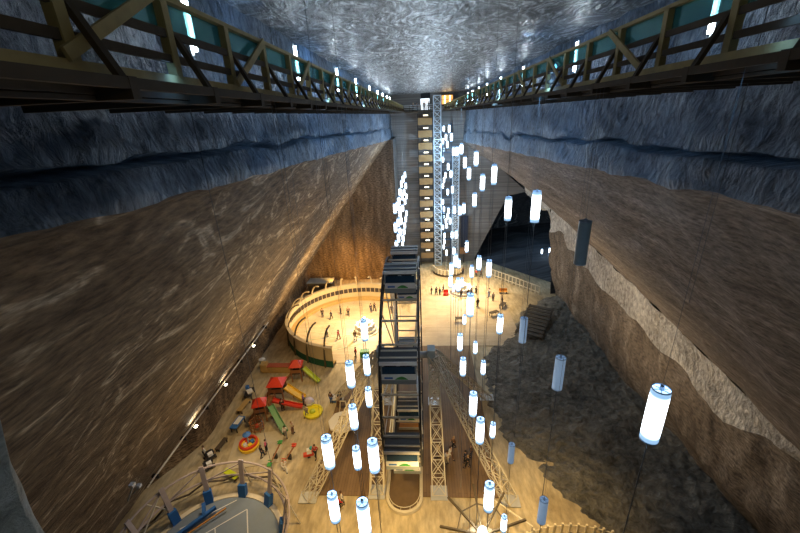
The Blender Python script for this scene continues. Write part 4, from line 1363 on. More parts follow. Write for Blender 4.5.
t = thing('green_box', 'green box with a pale base beside the red-dressed visitor in front of the arena', 'box', (-9.3, 48.2, 0.02))
MB().box((0, 0, 0.7), (1.3, 0.9, 1.0)).build('body', M_GREEN, t)
MB().box((0, 0, 0.1), (1.4, 1.0, 0.2)).build('base', M_WHITE, t)
t = thing('dark_annex', 'low dark shed behind the arena in the left corner of the end wall', 'shed', (-21.6, 71.5, 0))
MB().box((0, 0, 1.3), (5.0, 2.4, 2.6)).build('body', M_WOODD, t)
MB().box((0, 0, 2.66), (5.3, 2.7, 0.14)).build('roof', M_CABG, t)
MB().box((0.6, -1.22, 1.0), (0.9, 0.06, 1.9)).build('door', M_BLACK, t)

# plaza railing
P0, P1 = Vector((13.6, 79.5, 0)), Vector((22.4, 68.6, 0))
t = thing('plaza_railing', 'cream railing of upright posts along the right edge of the bright plaza', 'railing', tuple(P0))
D = P1 - P0
for z in (0.5, 1.75):
    MB().bar((0, 0, z), (D.x, D.y, z), 0.12).build('rail', mat('cream_paint', (0, 0, 0)), t)
for i in range(16):
    q = D * (i / 15)
    MB().box((q.x, q.y, 0.9), (0.16, 0.16, 1.8)).build('post', mat('cream_paint', (0, 0, 0)), t)
t = thing('orange_bench', 'orange bench near the right plaza railing', 'bench', (15.6, 69.4, 0.03))
MB().box((0, 0, 0.45), (1.6, 0.6, 0.1)).build('seat', mat('orange_timber', (0, 0, 0)), t)
for x in (-0.65, 0.65):
    MB().box((x, 0, 0.2), (0.1, 0.5, 0.4)).build('leg', M_BLACK, t)
MB().box((0, 0.3, 0.75), (1.6, 0.08, 0.5)).build('backrest', mat('orange_timber', (0, 0, 0)), t)
t = thing('red_seat', 'red kiosk seat at the left rim of the round plaza stage', 'seat', (4.2, 69.0, 0.03))
MB().box((0, 0, 0.3), (1.0, 0.8, 0.5)).build('base', mat('red_paint', (0.55, 0.03, 0.02), 0.45), t)
MB().box((0, 0.35, 0.8), (1.0, 0.12, 0.6)).build('backrest', mat('red_paint', (0, 0, 0)), t)
# low dark bar at plaza front
for k, (x, y, lab) in enumerate([(6.0, 58.5, 'dark low table at the plaza front under a small lit lantern'), (12.2, 60.5, 'dark low table at the plaza front corner near the dark rock'), (14.3, 63.5, 'dark low table beside the dark rock below the plaza railing')]):
    t = thing('low_table', lab, 'table', (x, y, 0.05), 0.5 * k, 'dark tables at the plaza front')
    MB().box((0, 0, 0.72), (1.7, 0.8, 0.08)).build('tabletop', M_WOODD, t)
    for sx in (-0.7, 0.7):
        for sy in (-0.3, 0.3):
            MB().box((sx, sy, 0.34), (0.09, 0.09, 0.68)).build('leg', M_BLACK, t)
# timber steps over the dark rock
t = thing('timber_steps', 'dark timber steps climbing over the upper end of the dark rock', 'steps', (18.5, 57.0, 0.9), -0.5)
for i in range(9):
    MB().box((0, -4.5 + i * 1.0, 0.0 + i * 0.10), (4.2, 0.8, 0.12)).build('tread', mat('weathered_timber', (0.07, 0.06, 0.045), 0.7), t)
for x in (-1.9, 1.9):
    MB().bar((x, -5, -0.1), (x, 4, 0.8), 0.16, 0.3).build('stringer', M_WOODD, t)

# ------------------------------------------------------------ ball court, lower left
CX, CY = -18.4, 19.6
M_PAD = mat('blue_padding', (0.02, 0.13, 0.42), 0.55, var=0.15)
M_PURP = mat('pale_lilac_timber', (0.46, 0.38, 0.36), 0.55, var=0.15)
court = thing('ball_court', 'round grey ball court ringed by leaning blue-padded posts, bottom left', 'court', (CX, CY, 0))
m = MB()
m.lathe([(5.6, 0.0), (5.6, 0.07), (0.01, 0.07)], n=48)
m.build('court_floor', mat('grey_court_surface', (0.20, 0.25, 0.31), 0.6, var=0.08), court)
m = MB()
for p, q in (((1.2, 4.4), (-3.2, 0.8)), ((1.2, 4.4), (2.8, 1.0)), ((-3.2, 0.8), (-1.6, -2.8)), ((-4.2, 2.4), (-0.2, 5.3)), ((-1.0, 2.6), (0.5, 0.0))):
    m.bar((p[0], p[1], 0.075), (q[0], q[1], 0.075), 0.09, 0.02)
m.build('court_lines', M_WHITE, court)
m = MB()
m.lathe([(6.1, 0.0), (6.1, 0.1), (5.65, 0.1), (5.65, 0.0)], n=48)
m.build('border_strip', mat('cream_paint', (0, 0, 0)), court)
angs = [math.radians(d) for d in (203, 175, 148, 119, 88, 58, 26, -6, -40, -75, -110, -140)]
for i, a in enumerate(angs):
    ca, sa = math.cos(a), math.sin(a)
    P = lambda r, z: (r * ca, r * sa, z)
    p_ = MB()
    p_.bar(P(5.85, 0.0), P(6.75, 3.7), 0.42, 0.16, up=(ca, sa, 0))
    p_ = p_.build('post', M_PURP, court)
    q = MB()
    q.bar(P(5.78, 0.02), P(6.08, 1.25), 0.72, 0.5, up=(ca, sa, 0))
    q.build('padding', M_PAD, p_)
    a2 = angs[(i + 1) % len(angs)]
    if i < 7:
        q = MB()
        q.bar(P(6.45, 2.1), (6.85 * math.cos(a2), 6.85 * math.sin(a2), 3.3), 0.09)
        q.build('lattice_bar', M_PURP, court)
    q = MB()
    q.bar(P(6.7, 3.45), P(7.4, 0.0), 0.12, up=(ca, sa, 0))
    q.build('back_strut', M_STEELW, p_)
for z, r in ((2.1, 6.45), (3.3, 6.85)):
    m = MB()
    m.tube([(r * math.cos(2 * PI * k / 48), r * math.sin(2 * PI * k / 48), z) for k in range(49)], 0.1, 6)
    m.build('ring_rail', M_PURP, court)
m = MB()
for k in range(14):
    a, b_ = math.radians(60 + 12 * k), math.radians(66 + 12 * k)
    m.bar((7.6 * math.cos(a), 7.6 * math.sin(a), 0.3 + 0.6 * (k % 2)), (7.6 * math.cos(b_ + 0.12), 7.6 * math.sin(b_ + 0.12), 0.3 + 0.6 * ((k + 1) % 2)), 0.16, 0.1)
m.build('outer_kerb', M_WOODD, court)
m = MB()
for a0, a1 in ((203, 175), (175, 148), (148, 160)):
    a0, a1 = math.radians(a0), math.radians(a1)
    m.bar((6.2 * math.cos(a0), 6.2 * math.sin(a0), 1.3), (6.9 * math.cos(a1), 6.9 * math.sin(a1), 3.3), 0.1)
m.build('cross_brace', M_STEELW, court)
t = thing('blue_goal_frame', 'blue and orange goal frame lying inside the left posts of the ball court', 'goal', (-21.4, 22.6, 0.08), 0.6)
MB().bar((-1.6, -0.6, 0.3), (1.8, 0.2, 0.5), 0.3, 0.3).build('crossbar', M_PAD, t)
MB().bar((-1.8, -1.1, 0.2), (2.6, -0.3, 0.35), 0.12).build('base_bar', mat('orange_timber', (0, 0, 0)), t)
MB().bar((0.8, 0.0, 0.5), (0.9, 0.9, 0.9), 0.3).build('upright', M_PAD, t)
t = thing('yellow_slide_board', 'bright lime-yellow board lying behind the ball court posts', 'board', (-20.3, 27.4, 0.05), -0.45)
MB().box((0, 0, 0.5), (1.9, 0.6, 0.08)).build('board', mat('lime_yellow', (0.55, 0.62, 0.02), 0.4), t)
for x in (-0.7, 0.7):
    MB().box((x, 0, 0.22), (0.1, 0.5, 0.46)).build('trestle', M_WOODD, t)

# ------------------------------------------------------------ white disc platform
t = thing('white_disc', 'big white eight-sided disc on a low stand left of the ferris wheel', 'platform', (-9.9, 34.2, 0.08))
m = MB()
m.lathe([(0.01, 0.55), (1.4, 0.55), (1.75, 0.72), (1.75, 0.92), (1.55, 1.0), (0.01, 1.02)], n=8)
m.build('disc', mat('bright_white_plastic', (0.85, 0.84, 0.8), 0.4, var=0.03), t)
m = MB()
m.lathe([(0.9, 0), (0.9, 0.55)], n=8)
m.build('stand', M_BLACK, t)
m = MB()
for x in (-0.5, 0.0, 0.5):
    m.bar((x, -0.7, 1.03), (x, 0.7, 1.03), 0.06, 0.03)
for y in (-0.5, 0.1, 0.6):
    m.bar((-0.6, y, 1.03), (0.6, y, 1.03), 0.05, 0.03)
m.build('lattice_print', mat('brown_print', (0.3, 0.22, 0.12), 0.6), t)
for a in (-0.6, -2.2, 1.5):
    m = MB()
    m.tube([(1.3 * math.cos(a), 1.3 * math.sin(a), 0.6), (2.0 * math.cos(a), 2.0 * math.sin(a), 0.02)], 0.05, 6)
    m.build('leg', M_STEELW, t)
t = thing('cream_chair_swing', 'small cream timber frame standing just behind the big white disc', 'frame', (-10.4, 36.9, 0.05))
for x in (-0.5, 0.5):
    MB().bar((x, -0.3, 0), (x * 0.6, 0, 1.5), 0.09).build('leg', mat('cream_paint', (0, 0, 0)), t)
    MB().bar((x, 0.3, 0), (x * 0.6, 0, 1.5), 0.09).build('leg', mat('cream_paint', (0, 0, 0)), t)
MB().bar((-0.4, 0, 1.5), (0.4, 0, 1.5), 0.1).build('crossbar', mat('cream_paint', (0, 0, 0)), t)
MB().box((0, 0, 0.6), (0.6, 0.4, 0.08)).build('seat', M_WOODD, t)

# ------------------------------------------------------------ playground
M_RED = mat('bright_red_plastic', (0.62, 0.045, 0.02), 0.4)
M_YEL = mat('bright_yellow_plastic', (0.75, 0.48, 0.02), 0.4)
M_LIME = mat('lime_plastic', (0.50, 0.62, 0.05), 0.4)
M_DGREEN = mat('slide_green_plastic', (0.01, 0.22, 0.07), 0.4)
M_ORLOG = mat('reddish_log_timber', (0.30, 0.13, 0.05), 0.6, var=0.2)


def play_tower(label, x, y, rz, size, roof_m, hip=True):
    t = thing('play_tower', label, 'play tower', (x, y, 0), rz, 'playground towers')
    s = size / 2
    for sx in (-s, s):
        for sy in (-s, s):
            MB().box((sx, sy, 1.25), (0.14, 0.14, 2.5)).build('post', M_ORLOG, t)
    MB().box((0, 0, 1.3), (size + 0.1, size + 0.1, 0.12)).build('platform', M_WOODD, t)
    m = MB()
    for k in range(4):
        a = k * PI / 2
        if k != 0:
            m.box((s * math.cos(a), s * math.sin(a), 1.7), (0.06 if k % 2 == 0 else size, size if k % 2 == 0 else 0.06, 0.5))
    m.build('side_panel', M_ORLOG, t)
    m = MB()
    e = s + 0.25
    m.add([(-e, -e, 2.45), (e, -e, 2.45), (e, e, 2.45), (-e, e, 2.45), (-e * 0.25, 0, 3.2), (e * 0.25, 0, 3.2)],
          [(0, 3, 2, 1), (0, 1, 5, 4), (1, 2, 5), (2, 3, 4, 5), (3, 0, 4)])
    m.build('roof', roof_m, t)
    m = MB()
    for k in range(5):
        m.box((-s - 0.15 - 0.18 * (4 - k), 0, 0.2 + 0.24 * k), (0.2, 0.7, 0.06))
    for sy in (-0.36, 0.36):
        m.bar((-s - 1.0, sy, 0.0), (-s - 0.05, sy, 1.3), 0.07)
    m.build('ladder', M_ORLOG, t)
    return t


def slide(label, p0, p1, material, w=0.75):
    p0, p1 = Vector(p0), Vector(p1)
    t = thing('slide', label, 'slide', (p1.x, p1.y, 0), 0, 'playground slides')
    a, b_ = p0 - Vector((p1.x, p1.y, 0)), Vector((0, 0, p1.z))
    pts = []
    for k in range(9):
        q = k / 8
        z = b_.z + (a.z - b_.z) * (1 - q) ** 1.15
        pts.append(Vector((a.x * (1 - q), a.y * (1 - q), z)))
    d = (b_ - a)
    d.z = 0
    side = Vector((-d.y, d.x, 0)).normalized()
    m = MB()
    for u, v_ in zip(pts, pts[1:]):
        m.bar(u, v_, w, 0.06)
    m.build('chute', material, t)
    for s_ in (-1, 1):
        m = MB()
        for u, v_ in zip(pts, pts[1:]):
            m.bar(u + side * s_ * w / 2 + Vector((0, 0, 0.12)), v_ + side * s_ * w / 2 + Vector((0, 0, 0.12)), 0.06, 0.26)
        m.build('side_wall', material, t)
    m = MB()
    q = pts[3]
    m.bar((q.x, q.y, 0), (q.x, q.y, q.z), 0.1)
    m.bar((pts[7].x, pts[7].y, 0), (pts[7].x, pts[7].y, pts[7].z), 0.1)
    m.build('leg', M_ORLOG, t)
    return t


play_tower('biggest red-roofed play tower, with the wide yellow slide', -19.5, 39.4, 0.05, 1.7, M_RED)
slide('wide yellow slide running right from the biggest play tower', (-18.5, 39.6, 1.55), (-16.0, 38.9, 0.25), M_YEL, 1.0)
slide('long low red slide running right across the playground', (-19.4, 37.2, 1.35), (-15.8, 37.4, 0.22), M_RED, 0.6)
play_tower('small red-roofed play tower beside the round climbing cage', -20.3, 35.6, 0.3, 1.2, M_RED)
slide('dark green slide running down toward the ball court', (-19.2, 36.0, 1.6), (-16.6, 33.2, 0.2), M_DGREEN, 0.7)
play_tower('rear red-roofed play tower, with the lime slide', -18.1, 43.2, 0.1, 1.3, M_RED)
slide('lime slide of the rear play tower', (-17.3, 43.6, 1.5), (-14.9, 42.3, 0.2), M_LIME, 0.6)
t = thing('climbing_cage', 'round reddish climbing cage in front of the small play tower', 'climbing frame', (-20.2, 33.9, 0))
m = MB()
for z in (0.3, 0.8, 1.2):
    m.tube([(0.75 * math.cos(2 * PI * k / 16), 0.75 * math.sin(2 * PI * k / 16), z) for k in range(17)], 0.06, 6)
m.build('hoops', M_ORLOG, t)
for k in range(8):
    a = 2 * PI * k / 8
    MB().bar((0.75 * math.cos(a), 0.75 * math.sin(a), 0), (0.75 * math.cos(a), 0.75 * math.sin(a), 1.25), 0.08).build('upright', M_ORLOG, t)
m = MB()
m.sphere((0, 0, 0.45), 0.3, 10)
m.build('orange_ball', M_RED, t, True)
t = thing('suspension_bridge', 'reddish timber bridge linking the two front play towers', 'bridge', (-20.0, 37.4, 0))
m = MB()
for k in range(7):
    m.box((0, -0.9 + k * 0.3, 1.1 - 0.12 * math.sin(PI * k / 6)), (0.8, 0.24, 0.06))
m.build('deck', M_ORLOG, t)
for x in (-0.45, 0.45):
    MB().bar((x, -1.0, 1.7), (x, 1.0, 1.7), 0.06).build('handrail', M_ORLOG, t)
    for y in (-1.0, 1.0):
        MB().bar((x, y, 0), (x, y, 1.7), 0.1).build('post', M_ORLOG, t)

t = thing('sandpit', 'round bright yellow sandpit with green middle at the right of the playground', 'sandpit', (-14.2, 36.6, 0))
m = MB()
m.lathe([(1.15, 0), (1.2, 0.32), (0.95, 0.34), (0.95, 0.15)], n=24)
m.build('rim', mat('sandpit_yellow', (0.80, 0.72, 0.03), 0.4), t)
m = MB()
m.lathe([(0.97, 0.16), (0.01, 0.16)], n=24)
m.build('tray', mat('sandpit_yellow', (0, 0, 0)), t)
m = MB()
m.sphere((-0.1, 0, 0.25), 0.38, 10, 0.6)
m.build('green_toy', M_LIME, t, True)
t = thing('play_ball', 'big pale lilac striped ball at the end of the red slide', 'ball', (-15.0, 37.9, 0))
m = MB()
m.sphere((0, 0, 0.6), 0.6, 16)
m.build('ball', mat('lilac_plastic', (0.55, 0.5, 0.62), 0.4), t, True)
m = MB()
m.lathe([(0.61, 0.5), (0.62, 0.6), (0.61, 0.7)], n=16)
m.build('band', M_WHITE, t)

t = thing('carousel', 'small carousel with red and yellow ring and blue canopy, nearest the ball court', 'carousel', (-20.1, 31.3, 0))
m = MB()
m.lathe([(1.1, 0.1), (1.15, 0.45), (0.85, 0.5), (0.01, 0.3)], n=24)
m.build('yellow_ring', M_YEL, t)
m = MB()
m.lathe([(1.0, 0.5), (1.02, 0.75), (0.8, 0.75), (0.8, 0.5)], n=24)
m.build('red_ring', M_RED, t)
MB().bar((0, 0, 0), (0, 0, 2.0), 0.12).build('pole', M_STEEL, t)
for k in range(4):
    a = PI / 4 + k * PI / 2
    m = MB()
    m.box((0.4 * math.cos(a), 0.4 * math.sin(a), 0.55), (0.4, 0.4, 0.3), a)
    m.build('seat', (M_BLUEP, M_RED, M_WHITE, M_YEL)[k], t)
m = MB()
m.lathe([(0.42, 1.75), (0.45, 1.85), (0.01, 2.1)], n=16)
m.build('canopy', M_BLUEP, t)
m = MB()
m.box((-19.2, 31.0, 0.02), (5.5, 4.6, 0.05), 0.2)
o = m.build('carousel_mat', mat('pale_sand_mat', (0.46, 0.40, 0.28), 0.8), None)
tag(o, 'pale square mat on the floor under the small carousel', 'mat')
for lab, a, b_, mm in (('seesaw with green seats between carousel and deck', (-16.3, 31.0, 0.95), (-16.7, 28.6, 0.35), M_GREEN), ('seesaw with red seats beside the green one', (-14.6, 30.6, 0.95), (-15.3, 28.9, 0.35), M_RED)):
    a, b_ = Vector(a), Vector(b_)
    c = (a + b_) / 2
    t = thing('seesaw', lab, 'seesaw', (c.x, c.y, 0), 0, 'seesaws')
    a, b_ = a - Vector((c.x, c.y, 0)), b_ - Vector((c.x, c.y, 0))
    MB().bar(a, b_, 0.12, 0.1).build('beam', M_ORLOG, t)
    MB().box((0, 0, 0.3), (0.4, 0.25, 0.6)).build('stand', M_BLACK, t)
    for p in (a, b_):
        MB().box((p.x, p.y, p.z + 0.12), (0.45, 0.45, 0.12)).build('seat', mm, t)
        MB().bar((p.x - 0.2, p.y * 0.8, p.z + 0.45), (p.x + 0.2, p.y * 0.8, p.z + 0.45), 0.06).build('handle', mm, t)
t = thing('spring_rider', 'red and white spring rider with teal top left of the lattice stay', 'spring rider', (-12.9, 30.0, 0.0), 0.3)
MB().box((0, 0, 0.45), (1.1, 0.4, 0.3)).build('body', M_RED, t)
MB().box((0.1, 0, 0.85), (0.5, 0.4, 0.5)).build('seat', M_WHITE, t)
m = MB()
m.sphere((0.35, 0, 1.2), 0.22, 8)
m.build('head', mat('teal_plastic', (0.05, 0.4, 0.42), 0.4), t)
MB().box((0, 0, 0.15), (0.3, 0.3, 0.3)).build('spring', M_BLACK, t)
t = thing('blue_bucket', 'blue and white tub standing left of the visitor behind the white disc', 'tub', (-11.9, 38.7, 0.05))
m = MB()
m.lathe([(0.01, 0), (0.4, 0), (0.5, 0.4)], n=14)
m.build('tub', M_BLUEP, t)
m = MB()
m.lathe([(0.5, 0.4), (0.5, 0.55), (0.01, 0.58)], n=14)
m.build('lid', M_WHITE, t)

# counters, tables and carts along the foot of the left wall
t = thing('serving_counter', 'long timber counter with red top at the back of the playground', 'counter', (-21.5, 44.9, 0))
MB().box((0, 0, 0.5), (4.6, 0.8, 1.0)).build('body', mat('honey_timber', (0, 0, 0)), t)
MB().box((0.4, 0, 1.05), (3.9, 0.95, 0.1)).build('counter_top', mat('dull_red_paint', (0.34, 0.08, 0.04), 0.5), t)
MB().box((-2.0, -0.1, 0.9), (0.9, 1.0, 1.2)).build('end_box', mat('honey_timber', (0, 0, 0)), t)
t = thing('litter_bin', 'pale grey bin standing behind the left end of the counter', 'bin', (-24.4, 46.2, 0))
m = MB()
m.lathe([(0.4, 0), (0.45, 1.1)], n=14)
m.build('body', M_STEEL, t)
m = MB()
m.lathe([(0.48, 1.1), (0.48, 1.2), (0.01, 1.35)], n=14)
m.build('lid', M_WHITE, t)


def long_table(label, x, y, rz, L_, W_, h, top, leg, kind='table'):
    t = thing('long_' + kind, label, kind, (x, y, 0), rz)
    MB().box((0, 0, h), (W_, L_, 0.1)).build('tabletop' if kind == 'table' else 'seat', top, t)
    for sx in (-W_ / 2 + 0.1, W_ / 2 - 0.1):
        for sy in (-L_ / 2 + 0.15, L_ / 2 - 0.15):
            MB().box((sx, sy, h / 2 - 0.03), (0.1, 0.1, h - 0.06)).build('leg', leg, t)
    return t


t = long_table('blue table with a white panel on top at the left wall foot', -22.7, 34.2, -0.12, 2.0, 0.9, 0.75, M_BLUEP, M_BLACK)
MB().box((0, 0.2, 0.83), (0.6, 1.2, 0.05)).build('white_panel', M_WHITE, t)
long_table('tan timber bench at the left wall foot behind the blue table', -23.4, 37.4, -0.12, 2.2, 0.7, 0.5, mat('honey_timber', (0, 0, 0)), M_WOODD, 'bench')
long_table('dark bench at the left wall foot in front of the blue table', -23.3, 31.3, -0.15, 1.7, 0.5, 0.45, M_WOODD, M_BLACK, 'bench')
t = long_table('dark equipment table with a tilted white tray at the left wall foot', -23.6, 39.6, 0.2, 1.8, 1.0, 0.7, M_BLACK, M_BLACK)
MB().box((0.1, 0.0, 0.82), (0.7, 1.0, 0.08), 0.5).build('white_tray', M_WHITE, t)
MB().box((-0.3, 0.6, 1.0), (0.4, 0.4, 0.5)).build('navy_case', M_BLUEP, t)
for k, (x, y, lab) in enumerate([(-23.9, 29.9, 'rear black pedal kart at the left wall foot by the court'), (-23.4, 28.7, 'front black pedal kart at the left wall foot by the court')]):
    t = thing('pedal_kart', lab, 'kart', (x, y, 0), 0.8, 'pedal karts')
    MB().box((0, 0, 0.35), (0.7, 1.3, 0.2)).build('body', M_BLACK, t)
    MB().box((0, -0.25, 0.6), (0.5, 0.4, 0.35)).build('seat', M_WHITE, t)
    for sx in (-0.42, 0.42):
        for sy in (-0.45, 0.45):
            w_ = MB().lathe([(0.05, -0.06), (0.22, -0.06), (0.22, 0.06), (0.05, 0.06)], n=12)
            w_.v = [(sx + p[2], sy + p[0], 0.22 + p[1]) for p in w_.v]
            w_.build('wheel', M_BLACK, t)

# cable tray and uplights on the left wall
t = thing('cable_tray', 'twin pale cable pipes running along the lower left wall', 'pipes', (-24.1, 35, 5.3))
for dz, dx in ((0.0, 0.0), (0.55, 0.42)):
    MB().tube([(dx, -13, dz), (dx, 14, dz)], 0.07, 6).build('pipe', M_STEELW, t)
for k in range(7):
    MB().box((0.1, -12 + k * 4.2, 0.2), (0.7, 0.08, 0.5)).build('bracket', M_BLACK, t)
for k, (y, lab) in enumerate([(28.6, 'wall uplight nearest the ball court on the lower left wall'), (35.0, 'middle wall uplight on the lower left wall'), (43.0, 'farthest wall uplight on the lower left wall, level with the counter')]):
    t = thing('wall_uplight', lab, 'lamp', (-23.4, y, 5.5), 0, 'uplights on the left wall')
    MB().box((0, 0, 0), (0.3, 0.4, 0.22)).build('housing', M_BLACK, t)
    MB().box((-0.03, 0, 0.13), (0.22, 0.32, 0.04)).build('lens', mat('uplight_glow', (1, 0.95, 0.8), 0.4, emit=(1, 0.9, 0.65), strength=25), t)
    MB().bar((0, 0, -0.1), (-0.5, 0, -0.15), 0.06).build('arm', M_BLACK, t)
    lamp('uplight', 'SPOT', (-23.3, y, 5.7), 420, (1, 0.85, 0.6), 0.15, (-23.7, y + 0.5, 8.5), angle=2.2, blend=0.9)
for lab, x, y, z, h in (('upper thin bracket lamp on the dark lower left of the left slope', -16.7, 14.5, 15.2, 1.5), ('lower thin bracket lamp on the dark lower left of the left slope', -18.8, 16.7, 12.3, 1.0)):
    t = thing('wall_bracket_lamp', lab, 'lamp', (x, y, z), 0, 'bracket lamps on the left slope')
    MB().tube([(-0.95, 0.25, -h), (0, 0, 0)], 0.05, 6).build('mast', M_STEEL, t)
    MB().box((0, 0, 0.1), (0.25, 0.25, 0.2)).build('lamp_head', M_WHITE, t)

# ------------------------------------------------------------ spoked pergola and low fence, bottom right
t = thing('spoked_pergola', 'octagonal pergola of dark spokes around a lit white hub at the bottom edge', 'pergola', (4.3, 21.1, 0), 0.1)
m = MB()
m.tube([(0, 0, 0), (0, 0, 1.9)], 0.25, 12)
m.build('post', M_WHITE, t)
m = MB()
m.lathe([(0.01, 0.0), (1.5, 0.0), (1.5, 0.7), (1.3, 0.8), (0.01, 0.8)], n=16)
m.build('round_bench', M_WHITE, t)
m = MB()
m.lathe([(0.3, 1.7), (0.42, 2.0), (0.3, 2.3), (0.01, 2.35)], n=12)
m.build('lamp', mat('stage_lamp_glow', (0, 0, 0)), t)
lamp('pergola_light', 'POINT', (4.3, 21.1, 2.9), 260, (1, 0.9, 0.7), 0.25)
for k in range(8):
    a = 2 * PI * k / 8
    MB().bar((0.3 * math.cos(a), 0.3 * math.sin(a), 1.75), (3.5 * math.cos(a), 3.5 * math.sin(a), 3.1), 0.14, 0.2).build('spoke', M_RIB, t)
    b_ = a + PI / 4
    MB().bar((2.1 * math.cos(a), 2.1 * math.sin(a), 2.5), (2.1 * math.cos(b_), 2.1 * math.sin(b_), 2.5), 0.08).build('ring_bar', M_RIB, t)
    MB().bar((2.1 * math.cos(a), 2.1 * math.sin(a), 0), (2.1 * math.cos(a), 2.1 * math.sin(a), 2.5), 0.1).build('prop', mat('cream_paint', (0, 0, 0)), t)
t = thing('curved_fence', 'curved low fence of cream stakes at the bottom right edge', 'fence', (12.0, 14.0, 0))
pts = []
for i in range(22):
    a = math.radians(128 - i * 4.2)
    pts.append((9.0 * math.cos(a), 8.6 * math.sin(a)))
for x, y in pts:
    MB().box((x, y, 0.55), (0.16, 0.16, 1.1)).build('stake', mat('cream_paint', (0, 0, 0)), t)
MB().tube([(x, y, 0.85) for x, y in pts], 0.05, 6).build('rail', mat('cream_paint', (0, 0, 0)), t)
t = thing('low_railing', 'short cream railing beside the foot of the long right lattice stay', 'railing', (6.0, 24.6, 0))
for i in range(4):
    MB().box((i * 0.9, -0.75 * i, 0.5), (0.12, 0.12, 1.0)).build('post', mat('cream_paint', (0, 0, 0)), t)
MB().bar((0, 0, 0.98), (2.7, -2.25, 0.98), 0.1).build('rail', mat('cream_paint', (0, 0, 0)), t)

# long single cables hanging in the hall
for lab, x, y, z0 in (('single thin cable hanging down the left side toward the little carousel', -5.2, 9.0, 23.0), ('single thin cable hanging in front of the left brown slope', -6.0, 17.5, 27.5), ('single thin cable hanging in front of the right brown slope', 7.6, 10.2, 28.6)):
    m = MB()
    m.tube([(0, 0, z0 - ZC), (0.03, 0.02, (z0 - ZC) / 2), (0, 0, 0)], 0.007, 5)
    o = m.build('hanging_cable', M_CORD, None, loc=(x, y, ZC))
    tag(o, lab, 'cable')

